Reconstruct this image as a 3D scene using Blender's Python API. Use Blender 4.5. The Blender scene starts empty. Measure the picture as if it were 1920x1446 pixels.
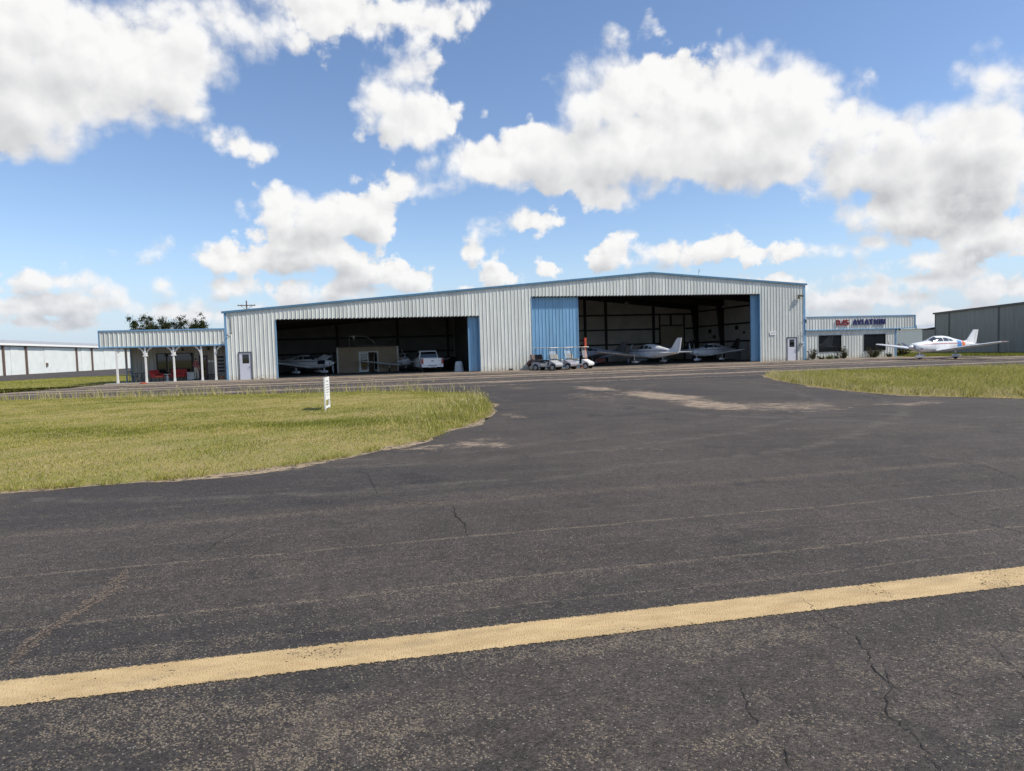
import bpy, bmesh, math, random
import numpy as np
from mathutils import Vector, Matrix

random.seed(7)
rng = np.random.default_rng(11)
SC = bpy.context.scene
COL = SC.collection
rad = math.radians

# ------------------------------------------------------------------ camera
# World frame: X runs along the hangar front (to the right), Y away from the taxiway, Z up.
cam_d = bpy.data.cameras.new('camera')
cam_d.sensor_width = 36.0
cam_d.lens = 24.0
cam_d.clip_start = 0.1
cam_d.clip_end = 6000.0
cam = bpy.data.objects.new('camera', cam_d)
COL.objects.link(cam)
HEADING, PITCH, ROLL = 0.2174, 0.0513, 0.0287
cam.matrix_world = (Matrix.Translation((0, 0, 1.681)) @ Matrix.Rotation(-HEADING, 4, 'Z')
                    @ Matrix.Rotation(math.pi / 2 - PITCH, 4, 'X') @ Matrix.Rotation(-ROLL, 4, 'Z'))
SC.camera = cam

# ------------------------------------------------------------------ sun
SUN = Vector((0.585, -0.275, 0.766)).normalized()
sun_d = bpy.data.lights.new('sun', 'SUN')
sun_d.energy = 5.0
sun_d.angle = rad(0.53)
sun_d.color = (1.0, 0.94, 0.84)
sun = bpy.data.objects.new('sun', sun_d)
COL.objects.link(sun)
sun.rotation_euler = SUN.to_track_quat('Z', 'Y').to_euler()

# ------------------------------------------------------------------ exposure
SC.view_settings.view_transform = 'Standard'
SC.view_settings.look = 'None'
SC.view_settings.gamma = 1.0
SC.view_settings.exposure = 0.0
SC.view_settings.use_curve_mapping = False
SC.cycles.max_bounces = 6
SC.cycles.diffuse_bounces = 4
SC.cycles.glossy_bounces = 4
SC.cycles.transmission_bounces = 4
SC.cycles.transparent_max_bounces = 8
SC.cycles.use_denoising = True


class NT:
    """thin helper round a node tree"""
    def __init__(self, tree):
        self.t = tree
        self.n = tree.nodes
        self.l = tree.links

    def node(self, kind, **kw):
        nd = self.n.new(kind)
        for k, v in kw.items():
            setattr(nd, k, v)
        return nd

    def put(self, sock, v):
        if v is None:
            return
        if isinstance(v, bpy.types.NodeSocket):
            self.l.new(v, sock)
        else:
            sock.default_value = v

    def math(self, op, a, b=None, c=None, clamp=False):
        nd = self.node('ShaderNodeMath', operation=op, use_clamp=clamp)
        self.put(nd.inputs[0], a)
        self.put(nd.inputs[1], b)
        self.put(nd.inputs[2], c)
        return nd.outputs[0]

    def vmath(self, op, a, b=None, c=None):
        nd = self.node('ShaderNodeVectorMath', operation=op)
        self.put(nd.inputs[0], a)
        self.put(nd.inputs[1], b)
        self.put(nd.inputs[2], c)
        return nd.outputs['Value' if op in ('LENGTH', 'DISTANCE', 'DOT_PRODUCT') else 'Vector']

    def noise(self, vec, scale, detail=3.0, rough=0.5, dim='3D', dist=0.0, out='Fac'):
        nd = self.node('ShaderNodeTexNoise', noise_dimensions=dim)
        self.put(nd.inputs['Vector'], vec)
        nd.inputs['Scale'].default_value = scale
        nd.inputs['Detail'].default_value = detail
        nd.inputs['Roughness'].default_value = rough
        nd.inputs['Distortion'].default_value = dist
        return nd.outputs[out]

    def voronoi(self, vec, scale, dim='3D', feature='F1', out='Distance', detail=0.0, rand=1.0):
        nd = self.node('ShaderNodeTexVoronoi', voronoi_dimensions=dim, feature=feature)
        self.put(nd.inputs['Vector'], vec)
        nd.inputs['Scale'].default_value = scale
        if 'Detail' in nd.inputs:
            nd.inputs['Detail'].default_value = detail
        nd.inputs['Randomness'].default_value = rand
        return nd.outputs[out]

    def ramp(self, v, a, b, lo=0.0, hi=1.0, smooth=True):
        nd = self.node('ShaderNodeMapRange', interpolation_type='SMOOTHSTEP' if smooth else 'LINEAR')
        self.put(nd.inputs['Value'], v)
        for k, x in zip(('From Min', 'From Max', 'To Min', 'To Max'), (a, b, lo, hi)):
            self.put(nd.inputs[k], x)
        return nd.outputs['Result']

    def mix(self, f, a, b, blend='MIX'):
        nd = self.node('ShaderNodeMix', data_type='RGBA', blend_type=blend)
        self.put(nd.inputs[0], f)
        self.put(nd.inputs[6], a if isinstance(a, bpy.types.NodeSocket) else tuple(a) + (1,) * (4 - len(a)))
        self.put(nd.inputs[7], b if isinstance(b, bpy.types.NodeSocket) else tuple(b) + (1,) * (4 - len(b)))
        return nd.outputs[2]

    def xyz(self, x=0.0, y=0.0, z=0.0):
        nd = self.node('ShaderNodeCombineXYZ')
        self.put(nd.inputs[0], x)
        self.put(nd.inputs[1], y)
        self.put(nd.inputs[2], z)
        return nd.outputs[0]

    def sep(self, v):
        nd = self.node('ShaderNodeSeparateXYZ')
        self.put(nd.inputs[0], v)
        return nd.outputs


# ------------------------------------------------------------------ sky with cumulus
# cloud puffs: azimuth from the taxiway view, elevation, half width, half height (radians)
PUFFS = [(-0.591,0.375,0.193,0.058),(-0.594,0.314,0.095,0.056),(-0.462,0.363,0.083,0.060),(-0.506,0.315,0.067,0.035),(-0.612,0.265,0.048,0.021),(-0.390,0.419,0.137,0.028),(-0.238,0.448,0.140,0.035),(-0.114,0.445,0.036,0.026),(-0.282,0.418,0.057,0.018),(-0.138,0.380,0.052,0.032),(-0.166,0.346,0.045,0.039),(-0.111,0.316,0.042,0.028),(-0.157,0.303,0.038,0.015),(-0.371,0.278,0.042,0.018),(0.141,0.343,0.078,0.048),(0.237,0.345,0.071,0.038),(0.322,0.335,0.054,0.039),(0.402,0.317,0.060,0.044),(0.459,0.280,0.042,0.043),(0.513,0.256,0.051,0.036),(0.602,0.237,0.055,0.041),(0.071,0.272,0.083,0.040),(-0.037,0.260,0.069,0.025),(0.192,0.279,0.136,0.050),(0.349,0.263,0.123,0.049),(0.495,0.218,0.091,0.038),(0.597,0.196,0.065,0.048),(-0.156,0.237,0.032,0.017),(-0.103,0.230,0.046,0.013),(0.168,0.214,0.052,0.017),(0.489,0.164,0.046,0.027),(0.564,0.154,0.083,0.030),(0.489,0.121,0.041,0.013),(0.607,0.121,0.055,0.026),(0.548,0.097,0.075,0.014),(0.606,0.300,0.036,0.019),(0.026,0.177,0.052,0.015),(-0.052,0.147,0.017,0.009),(-0.017,0.140,0.011,0.006),(-0.264,0.193,0.069,0.027),(-0.195,0.192,0.037,0.032),(-0.301,0.167,0.043,0.016),(-0.385,0.130,0.051,0.018),(-0.267,0.140,0.081,0.026),(-0.194,0.115,0.060,0.019),(-0.247,0.091,0.082,0.018),(-0.146,0.103,0.034,0.017),(-0.249,0.217,0.028,0.008),(-0.461,0.147,0.023,0.011),(-0.504,0.137,0.030,0.007),(-0.590,0.101,0.044,0.014),(-0.463,0.099,0.018,0.012),(-0.553,0.071,0.064,0.017),(-0.380,0.093,0.035,0.017),(-0.613,0.067,0.032,0.011),(-0.421,0.058,0.080,0.013),(0.144,0.132,0.039,0.018),(0.226,0.130,0.051,0.021),(0.298,0.131,0.042,0.020),(0.351,0.119,0.027,0.013),(0.401,0.116,0.023,0.010),(-0.019,0.108,0.043,0.012),(0.055,0.113,0.020,0.012),(0.182,0.159,0.019,0.006),(0.381,0.074,0.052,0.016),(0.465,0.053,0.078,0.017),(0.548,0.073,0.070,0.013),(0.623,0.054,0.045,0.016),(0.581,0.028,0.068,0.009),(-0.588,0.049,0.067,0.008),(-0.503,0.038,0.049,0.006),(-0.298,0.079,0.043,0.010),(-0.354,0.070,0.035,0.009),(-0.622,0.087,0.021,0.007),(0.439,0.027,0.056,0.008),(0.519,0.016,0.046,0.007),(0.624,0.019,0.030,0.009),(0.477,0.081,0.030,0.008),(-0.066,0.092,0.035,0.008),(-0.541,0.089,0.035,0.008)]
ELC = 0.12          # towards the horizon the billows shrink with el + ELC
SKY_STRENGTH = 0.10
world = bpy.data.worlds.new('World')
SC.world = world
world.use_nodes = True
w = NT(world.node_tree)
w.n.clear()
tc = w.node('ShaderNodeTexCoord')
sky = w.node('ShaderNodeTexSky', sky_type='NISHITA')
sky.sun_disc = False
sky.sun_elevation = math.asin(SUN.z)
sky.sun_rotation = math.atan2(SUN.x, SUN.y)
sky.altitude = 200.0
sky.air_density = 1.0
sky.dust_density = 0.35
sky.ozone_density = 1.0
DIR = w.vmath('NORMALIZE', tc.outputs['Generated'])
dx, dy, dz = w.sep(DIR)
# azimuth measured from the heading of the taxiway view
ch, sh = math.cos(HEADING), math.sin(HEADING)
rx = w.math('MULTIPLY_ADD', dx, ch, w.math('MULTIPLY', dy, -sh))
ry = w.math('MULTIPLY_ADD', dx, sh, w.math('MULTIPLY', dy, ch))
az = w.math('ARCTAN2', rx, ry)
el = w.math('ARCSINE', dz)
K = w.math('DIVIDE', 1.42, w.math('ADD', w.math('MAXIMUM', el, 0.0), ELC))
low = w.ramp(el, 0.08, 0.34, 1.0, 0.0)
SKYC = w.mix(1.0, sky.outputs[0], (1.36, 1.44, 1.60), 'MULTIPLY')
SKYC = w.mix(w.ramp(el, -0.02, 0.17, 0.85, 0.0), SKYC, (4.9, 6.1, 8.0))


def billow(d):
    """cauliflower relief: broad lumps high up, finer lumps far away near the horizon"""
    n1 = w.noise(d, 9.0, 8.0, 0.60, '3D', 0.15)
    n2 = w.noise(d, 22.0, 7.0, 0.60, '3D', 0.15)
    v = w.voronoi(d, 26.0, '3D', detail=1.0)
    n = w.math('ADD', w.math('MULTIPLY', n1, w.math('SUBTRACT', 1.0, low)), w.math('MULTIPLY', n2, low))
    return w.math('MULTIPLY_ADD', v, -0.085, w.math('MULTIPLY', n, 0.40))


def field(p, puffs):
    F = None
    for a_, e_, ra, re in puffs:
        k_ = 1.0 if e_ > 0.17 else 0.92
        iu, iv = 1.0 / (ra * 1.24 * k_), 1.0 / (re * 1.30 * k_)
        rr = min(re, ra) * 1.30 * k_
        q = w.vmath('MULTIPLY_ADD', p, (iu, iv, 0.0), (-a_ * iu, -e_ * iv, 0.0))
        f = w.math('MULTIPLY_ADD', w.vmath('LENGTH', q), -rr, rr)
        F = f if F is None else w.math('SMOOTH_MAX', F, f, 0.024 if e_ > 0.17 else 0.008)
    return F


# some rims are crisp, others fray out
SOFT = w.ramp(w.noise(DIR, 6.0, 1.0, 0.5), 0.38, 0.62, 0.03, 0.11)

DEEP = w.ramp(el, 0.06, 0.30, 0.15, 0.35)


def backdrop(col):
    b_ = w.node('ShaderNodeBackground')
    b_.inputs['Strength'].default_value = SKY_STRENGTH
    w.put(b_.inputs['Color'], col if isinstance(col, bpy.types.NodeSocket) else tuple(col) + (1,))
    return b_.outputs[0]


def cumulus(F0, F2):
    """colour of the sky where the cloud thickness field is F0 here and F2 a step towards the sun"""
    b0 = billow(DIR)
    b1 = billow(w.vmath('ADD', DIR, (0.0085, -0.002, 0.0125)))
    D0 = w.math('ADD', w.math('MULTIPLY', F0, K), w.math('SUBTRACT', b0, 0.138))
    D2 = w.math('ADD', w.math('MULTIPLY', F2, K), w.math('SUBTRACT', b0, 0.138))
    alpha = w.math('MULTIPLY', w.ramp(D0, -0.01, SOFT), w.ramp(el, 0.0, 0.02))
    relief = w.math('MULTIPLY', w.math('SUBTRACT', b1, b0), 4.2)
    deep = w.ramp(D2, -0.01, DEEP, 0.0, 0.80)
    thin = w.ramp(D0, 0.0, 0.10, 0.14, 0.0)
    light = w.math('SUBTRACT', w.math('SUBTRACT', 0.98, deep), relief)
    light = w.math('SUBTRACT', light, thin, clamp=True)
    cloud = w.mix(light, (5.5, 5.6, 5.85), (9.7, 9.65, 9.6))
    far = w.ramp(el, 0.0, 0.14, 0.38, 0.0)
    cloud = w.mix(far, cloud, (6.2, 6.9, 7.9))
    return backdrop(w.mix(alpha, SKYC, cloud))


def choose(fac, a_, b_):
    nd = w.node('ShaderNodeMixShader')
    w.put(nd.inputs[0], fac)
    w.l.new(a_, nd.inputs[1])
    w.l.new(b_, nd.inputs[2])
    return nd.outputs[0]


wv = w.noise(DIR, 7.0, 2.0, 0.5, '3D', out='Color')
calm = w.ramp(el, 0.05, 0.35, 0.35, 1.0)
PW = w.vmath('MULTIPLY_ADD', w.vmath('MULTIPLY_ADD', wv, (0.06, 0.04, 0.0), (-0.03, -0.02, 0.0)), w.xyz(calm, calm, 0.0), w.xyz(az, el, 0.0))
PS = w.vmath('MULTIPLY_ADD', w.xyz(calm, calm, 0.0), (0.022, 0.052, 0.0), PW)
cuts = [-9.0, -0.36, -0.06, 0.20, 0.43, 9.0]
shade = None
for i in range(len(cuts) - 1):
    lo, hi = cuts[i] - 0.075, cuts[i + 1] + 0.075
    sel = [p for p in PUFFS if p[0] + p[2] * 1.2 > lo and p[0] - p[2] * 1.2 < hi]
    sh_ = cumulus(field(PW, sel), field(PS, sel))
    shade = sh_ if shade is None else choose(w.math('GREATER_THAN', az, cuts[i]), shade, sh_)
# outside the view the sky goes on with scattered cumulus of the same kind
gen = w.math('MULTIPLY_ADD', w.noise(DIR, 4.2, 2.0, 0.5, '3D'), 0.30, -0.170)
gen2 = w.math('MULTIPLY_ADD', w.noise(w.vmath('ADD', DIR, (0.02, 0.0, 0.03)), 4.2, 2.0, 0.5, '3D'), 0.30, -0.170)
rest = cumulus(gen, gen2)
outside = w.math('MAXIMUM', w.math('GREATER_THAN', w.math('ABSOLUTE', az), 0.80), w.math('GREATER_THAN', el, 0.56))
shade = choose(outside, shade, rest)
shade = choose(w.math('LESS_THAN', el, -0.01), shade, backdrop((3.2, 3.1, 2.8)))
wo = w.node('ShaderNodeOutputWorld')
w.l.new(shade, wo.inputs['Surface'])
world.cycles.sampling_method = 'MANUAL'
world.cycles.sample_map_resolution = 512

# ------------------------------------------------------------------ materials
def new_mat(name):
    m = bpy.data.materials.new(name)
    m.use_nodes = True
    t = NT(m.node_tree)
    return m, t, t.n['Principled BSDF']


def mat(name, col, rough=0.6, metal=0.0, var=0.08, vscale=3.0, bump=0.0, bscale=40.0, spec=0.5, dirt=None, coat=0.0):
    """painted or plain surface: base colour with uneven tone, optional grime and fine relief"""
    m, t, b = new_mat(name)
    tcn = t.node('ShaderNodeTexCoord').outputs['Object']
    n = t.noise(tcn, vscale, 4.0, 0.6)
    lo = tuple(max(0, c * (1 - var)) for c in col)
    hi = tuple(min(1, c * (1 + var)) for c in col)
    c = t.mix(t.ramp(n, 0.3, 0.7), lo, hi)
    if dirt:
        n2 = t.noise(tcn, dirt[1], 5.0, 0.65)
        c = t.mix(t.ramp(n2, dirt[2], dirt[2] + 0.22, 0.0, dirt[3]), c, dirt[0])
    t.l.new(c, b.inputs['Base Color'])
    t.put(b.inputs['Roughness'], t.ramp(n, 0.2, 0.8, max(0.02, rough - 0.06), min(1, rough + 0.06)))
    b.inputs['Metallic'].default_value = metal
    b.inputs['Specular IOR Level'].default_value = spec
    b.inputs['Coat Weight'].default_value = coat
    if bump:
        bn = t.node('ShaderNodeBump')
        bn.inputs['Strength'].default_value = bump
        bn.inputs['Distance'].default_value = 0.01
        t.l.new(t.noise(tcn, bscale, 3.0, 0.6), bn.inputs['Height'])
        t.l.new(bn.outputs[0], b.inputs['Normal'])
    return m


def siding(name, col, dirt_col, amount):
    """painted steel sheet: streaks running down, dust splashed up from the ground"""
    m, t, b = new_mat(name)
    o = t.node('ShaderNodeTexCoord').outputs['Object']
    g_ = t.node('ShaderNodeNewGeometry').outputs['Position']
    x, y, z = t.sep(g_)
    n = t.noise(t.vmath('MULTIPLY', g_, (3.0, 3.0, 0.25)), 2.0, 5.0, 0.6)
    c = t.mix(t.ramp(n, 0.3, 0.75), tuple(k * 0.84 for k in col), tuple(min(1, k * 1.06) for k in col))
    # sheets differ a little in fading; dirt runs down from the laps
    rnd = t.node('ShaderNodeObjectInfo').outputs['Random']
    fade = t.ramp(rnd, 0.0, 1.0, 0.90, 1.05, smooth=False)
    c = t.mix(1.0, c, t.xyz(fade, fade, fade), 'MULTIPLY')
    run = t.noise(t.vmath('MULTIPLY', g_, (7.0, 7.0, 0.12)), 1.6, 5.0, 0.7)
    c = t.mix(t.ramp(run, 0.56, 0.76, 0.0, 0.42), c, tuple(0.5 * a_ + 0.5 * b_ for a_, b_ in zip(col, dirt_col)))
    splash = t.math('MULTIPLY', t.ramp(z, 0.0, 0.55, 1.0, 0.0), t.ramp(t.noise(g_, 4.0, 5.0, 0.7), 0.35, 0.65))
    c = t.mix(t.math('MULTIPLY', splash, amount), c, dirt_col)
    t.l.new(c, b.inputs['Base Color'])
    b.inputs['Roughness'].default_value = 0.42
    return m


M = {}
M['siding'] = siding('siding_white', (0.70, 0.715, 0.655), (0.42, 0.33, 0.22), 0.8)
M['siding_blue'] = siding('siding_blue', (0.20, 0.39, 0.57), (0.35, 0.30, 0.24), 0.5)
M['trim_blue'] = mat('trim_blue', (0.17, 0.33, 0.50), 0.42, vscale=1.5, var=0.1)
M['rake_blue'] = mat('rake_blue', (0.085, 0.195, 0.30), 0.42, vscale=1.5, var=0.1)
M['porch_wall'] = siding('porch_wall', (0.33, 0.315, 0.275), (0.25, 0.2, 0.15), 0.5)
M['white'] = mat('white_paint', (0.78, 0.78, 0.76), 0.5, var=0.04)
M['white_wood'] = mat('white_wood', (0.74, 0.73, 0.69), 0.6, var=0.06, bump=0.2)
M['plane_white'] = mat('aircraft_white', (0.74, 0.75, 0.76), 0.28, var=0.03, coat=0.3)
M['plane_grey'] = mat('aircraft_grey', (0.34, 0.36, 0.40), 0.35, var=0.05)
M['stripe_blue'] = mat('stripe_blue', (0.07, 0.27, 0.64), 0.3, var=0.04)
M['stripe_orange'] = mat('stripe_orange', (0.75, 0.20, 0.06), 0.35, var=0.05)
M['stripe_red'] = mat('stripe_red', (0.42, 0.10, 0.08), 0.35, var=0.05)
M['stripe_navy'] = mat('stripe_navy', (0.04, 0.05, 0.13), 0.35, var=0.05)
M['black'] = mat('black_paint', (0.015, 0.015, 0.017), 0.5)
M['rubber'] = mat('tyre_rubber', (0.02, 0.02, 0.02), 0.85, bump=0.2)
M['dark_steel'] = mat('dark_steel', (0.045, 0.04, 0.04), 0.55, var=0.15)
M['red_oxide'] = mat('frame_primer', (0.035, 0.028, 0.026), 0.6, var=0.2)
M['steel'] = mat('bare_steel', (0.45, 0.45, 0.45), 0.35, metal=0.9)
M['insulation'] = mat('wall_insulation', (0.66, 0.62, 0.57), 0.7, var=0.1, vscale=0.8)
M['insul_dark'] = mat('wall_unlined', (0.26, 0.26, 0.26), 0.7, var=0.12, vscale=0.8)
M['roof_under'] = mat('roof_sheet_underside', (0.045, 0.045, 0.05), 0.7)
M['roof'] = mat('roof_sheet', (0.45, 0.47, 0.48), 0.4, var=0.08, vscale=0.6)
M['tan'] = mat('tan_wall', (0.38, 0.30, 0.205), 0.7, var=0.06)
M['tan_door'] = mat('tan_door', (0.52, 0.46, 0.36), 0.6, var=0.06)
M['grey_siding'] = siding('siding_grey', (0.25, 0.255, 0.24), (0.2, 0.17, 0.13), 0.4)
M['grey_trim'] = mat('grey_trim', (0.10, 0.10, 0.10), 0.5)
M['hangar_door'] = mat('hangar_door_white', (0.66, 0.69, 0.66), 0.5, var=0.05, vscale=0.5, dirt=((0.45, 0.42, 0.36), 0.8, 0.55, 0.35))
M['brown'] = mat('brown_trim', (0.13, 0.085, 0.07), 0.6)
M['door_grey'] = mat('door_paint', (0.56, 0.57, 0.63), 0.5, var=0.05, dirt=((0.35, 0.33, 0.32), 3.0, 0.6, 0.3))
M['red_fabric'] = mat('red_cushion', (0.34, 0.025, 0.022), 0.8, var=0.15, bump=0.3)
M['orange_fabric'] = mat('orange_cushion', (0.50, 0.09, 0.045), 0.8, var=0.12)
M['beige'] = mat('beige_vinyl', (0.50, 0.42, 0.30), 0.6)
M['plastic_grey'] = mat('grey_plastic', (0.32, 0.33, 0.34), 0.6)
M['cart_white'] = mat('cart_white', (0.72, 0.72, 0.70), 0.32, var=0.04)
M['cart_pearl'] = mat('cart_pearl', (0.28, 0.275, 0.31), 0.32, var=0.05)
M['cart_maroon'] = mat('cart_maroon', (0.10, 0.032, 0.028), 0.4, var=0.1)
M['roof_cream'] = mat('canopy_cream', (0.74, 0.66, 0.55), 0.5, var=0.05)
M['orange'] = mat('orange_steel', (0.40, 0.065, 0.025), 0.5, var=0.12)
M['wood'] = mat('weathered_wood', (0.16, 0.11, 0.075), 0.8, var=0.2, bump=0.3)
M['concrete'] = mat('concrete', (0.36, 0.33, 0.28), 0.85, var=0.15, vscale=1.2, bump=0.25, dirt=((0.22, 0.2, 0.17), 0.7, 0.5, 0.5))
M['floor'] = mat('shop_floor', (0.11, 0.105, 0.10), 0.55, var=0.2, vscale=0.7)
M['letter_red'] = mat('letter_red', (0.24, 0.025, 0.03), 0.45)
M['letter_navy'] = mat('letter_navy', (0.028, 0.03, 0.12), 0.45)
M['lamp'] = mat('lamp_housing', (0.10, 0.085, 0.06), 0.5)
M['pale_box'] = mat('pale_enamel', (0.55, 0.56, 0.55), 0.4)
M['cloth'] = mat('dust_sheet', (0.42, 0.46, 0.48), 0.9, var=0.12)
M['purple'] = mat('dark_plum_panel', (0.065, 0.022, 0.045), 0.4)
M['skin'] = mat('skin', (0.42, 0.24, 0.17), 0.6)
M['hair'] = mat('hair', (0.02, 0.015, 0.012), 0.7)
M['khaki'] = mat('khaki_trousers', (0.48, 0.44, 0.37), 0.9, bump=0.2)
M['plaid'] = mat('red_plaid_shirt', (0.26, 0.09, 0.09), 0.9, var=0.5, vscale=14.0)
M['shoe'] = mat('shoe', (0.05, 0.06, 0.06), 0.7)
M['clay'] = mat('clay_pot', (0.40, 0.19, 0.10), 0.8)


def glass_mat(name, col, rough=0.03):
    m, t, b = new_mat(name)
    b.inputs['Base Color'].default_value = tuple(col) + (1,)
    b.inputs['Roughness'].default_value = rough
    b.inputs['Specular IOR Level'].default_value = 0.8
    return m


M['glass'] = glass_mat('dark_window_glass', (0.012, 0.013, 0.014))
M['plane_glass'] = glass_mat('cabin_glass', (0.035, 0.042, 0.05), 0.06)
M['tail_lamp'] = glass_mat('tail_lamp_red', (0.30, 0.01, 0.01), 0.15)


# ------------------------------------------------------------------ mesh helpers
class MB:
    """collects shapes; build() links them as ONE mesh object"""
    def __init__(self):
        self.v = []
        self.f = []

    def add(self, vs, fs):
        o = len(self.v)
        self.v += [tuple(p) for p in vs]
        self.f += [tuple(i + o for i in f) for f in fs]
        return self

    def box(self, x0, x1, y0, y1, z0, z1, mtx=None):
        vs = [Vector((x, y, z)) for z in (z0, z1) for y in (y0, y1) for x in (x0, x1)]
        if mtx is not None:
            vs = [mtx @ p for p in vs]
        return self.add(vs, [(0, 2, 3, 1), (4, 5, 7, 6), (0, 1, 5, 4), (2, 6, 7, 3), (0, 4, 6, 2), (1, 3, 7, 5)])

    def tube(self, p0, p1, r0, r1=None, n=10, cap=True):
        p0, p1 = Vector(p0), Vector(p1)
        r1 = r0 if r1 is None else r1
        d = (p1 - p0).normalized()
        a = d.orthogonal().normalized()
        b = d.cross(a)
        vs = []
        for p, r in ((p0, r0), (p1, r1)):
            for i in range(n):
                t = 2 * math.pi * i / n
                vs.append(p + a * math.cos(t) * r + b * math.sin(t) * r)
        fs = [(i, (i + 1) % n, n + (i + 1) % n, n + i) for i in range(n)]
        if cap:
            fs += [tuple(range(n - 1, -1, -1)), tuple(range(n, 2 * n))]
        return self.add(vs, fs)

    def path(self, pts, r, n=8):
        pts = [Vector(p) for p in pts]
        rs = r if isinstance(r, (list, tuple)) else [r] * len(pts)
        vs = []
        for i, p in enumerate(pts):
            d = (pts[min(i + 1, len(pts) - 1)] - pts[max(i - 1, 0)]).normalized()
            ref = Vector((0, 0, 1)) if abs(d.z) < 0.9 else Vector((1, 0, 0))
            a = d.cross(ref).normalized()
            b = d.cross(a)
            for k in range(n):
                t = 2 * math.pi * k / n
                vs.append(p + (a * math.cos(t) + b * math.sin(t)) * rs[i])
        m = len(pts)
        fs = [(i * n + k, i * n + (k + 1) % n, (i + 1) * n + (k + 1) % n, (i + 1) * n + k) for i in range(m - 1) for k in range(n)]
        fs += [tuple(range(n - 1, -1, -1)), tuple(range((m - 1) * n, m * n))]
        return self.add(vs, fs)

    def prism(self, prof, a0, a1, axis='y', mtx=None):
        """polygon profile swept along an axis; for 'y' the profile is (x, z), for 'x' (y, z), for 'z' (x, y)"""
        n = len(prof)
        vs = []
        for a in (a0, a1):
            for p, q in prof:
                vs.append(Vector({'y': (p, a, q), 'x': (a, p, q), 'z': (p, q, a)}[axis]))
        if mtx is not None:
            vs = [mtx @ p for p in vs]
        fs = [tuple(range(n)), tuple(range(2 * n - 1, n - 1, -1))]
        fs += [(i, n + i, n + (i + 1) % n, (i + 1) % n) for i in range(n)]
        return self.add(vs, fs)

    def loft(self, rings, cap=True, closed=True):
        n = len(rings[0])
        vs = [p for r in rings for p in r]
        fs = []
        for i in range(len(rings) - 1):
            for k in range(n if closed else n - 1):
                fs.append((i * n + k, i * n + (k + 1) % n, (i + 1) * n + (k + 1) % n, (i + 1) * n + k))
        if cap and closed:
            fs += [tuple(range(n - 1, -1, -1)), tuple(range((len(rings) - 1) * n, len(rings) * n))]
        return self.add(vs, fs)

    def lathe(self, prof, n=16, mtx=None):
        """profile (r, z) turned round the z axis"""
        rings = [[Vector((r * math.cos(2 * math.pi * k / n), r * math.sin(2 * math.pi * k / n), z)) for k in range(n)] for r, z in prof]
        if mtx is not None:
            rings = [[mtx @ p for p in r] for r in rings]
        return self.loft(rings)

    def build(self, name, material, parent=None, smooth=False, bevel=0.0):
        me = bpy.data.meshes.new(name)
        me.from_pydata(self.v, [], self.f)
        me.validate()
        bm = bmesh.new()
        bm.from_mesh(me)
        bmesh.ops.recalc_face_normals(bm, faces=bm.faces)
        bm.to_mesh(me)
        bm.free()
        if smooth:
            me.polygons.foreach_set('use_smooth', [True] * len(me.polygons))
        me.materials.append(M[material] if isinstance(material, str) else material)
        o = bpy.data.objects.new(name, me)
        COL.objects.link(o)
        if parent is not None:
            o.parent = parent
        if bevel:
            md = o.modifiers.new('bevel', 'BEVEL')
            md.width = bevel
            md.segments = 2
            md.limit_method = 'ANGLE'
        if smooth and len(me.polygons) > 6:
            md = o.modifiers.new('edges', 'EDGE_SPLIT')
            md.split_angle = rad(48)
        return o


def tag(o, label, cat, group=None):
    o['label'] = label
    o['category'] = cat
    if group:
        o['group'] = group
    return o


def thing(name, label, cat, loc=(0, 0, 0), rz=0.0, group=None):
    o = bpy.data.objects.new(name, None)
    o.empty_display_size = 0.3
    COL.objects.link(o)
    o.location = loc
    o.rotation_euler = (0, 0, rz)
    return tag(o, label, cat, group)


def structure(o, kind='structure'):
    o['kind'] = kind
    return o


def copy_tree(o, parent=None):
    c = o.copy()
    COL.objects.link(c)
    if parent is not None:
        c.parent = parent
    for ch_ in [x for x in COL.objects if x.parent == o]:
        copy_tree(ch_, c)
    return c


HX, HY = -10.07, 56.27           # left front corner of the hangar
def at(s, n, z=0.0):
    return (HX + s, HY + n, z)


# ------------------------------------------------------------------ ground
def sheet(name, outline, z, material):
    me = bpy.data.meshes.new(name)
    bm = bmesh.new()
    vs = [bm.verts.new((p[0], p[1], z)) for p in outline]
    bm.faces.new(vs)
    bmesh.ops.triangulate(bm, faces=bm.faces)
    bmesh.ops.recalc_face_normals(bm, faces=bm.faces)
    for f in bm.faces:
        if f.normal.z < 0:
            f.normal_flip()
    bm.to_mesh(me)
    bm.free()
    me.materials.append(material)
    o = bpy.data.objects.new(name, me)
    COL.objects.link(o)
    return o


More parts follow.
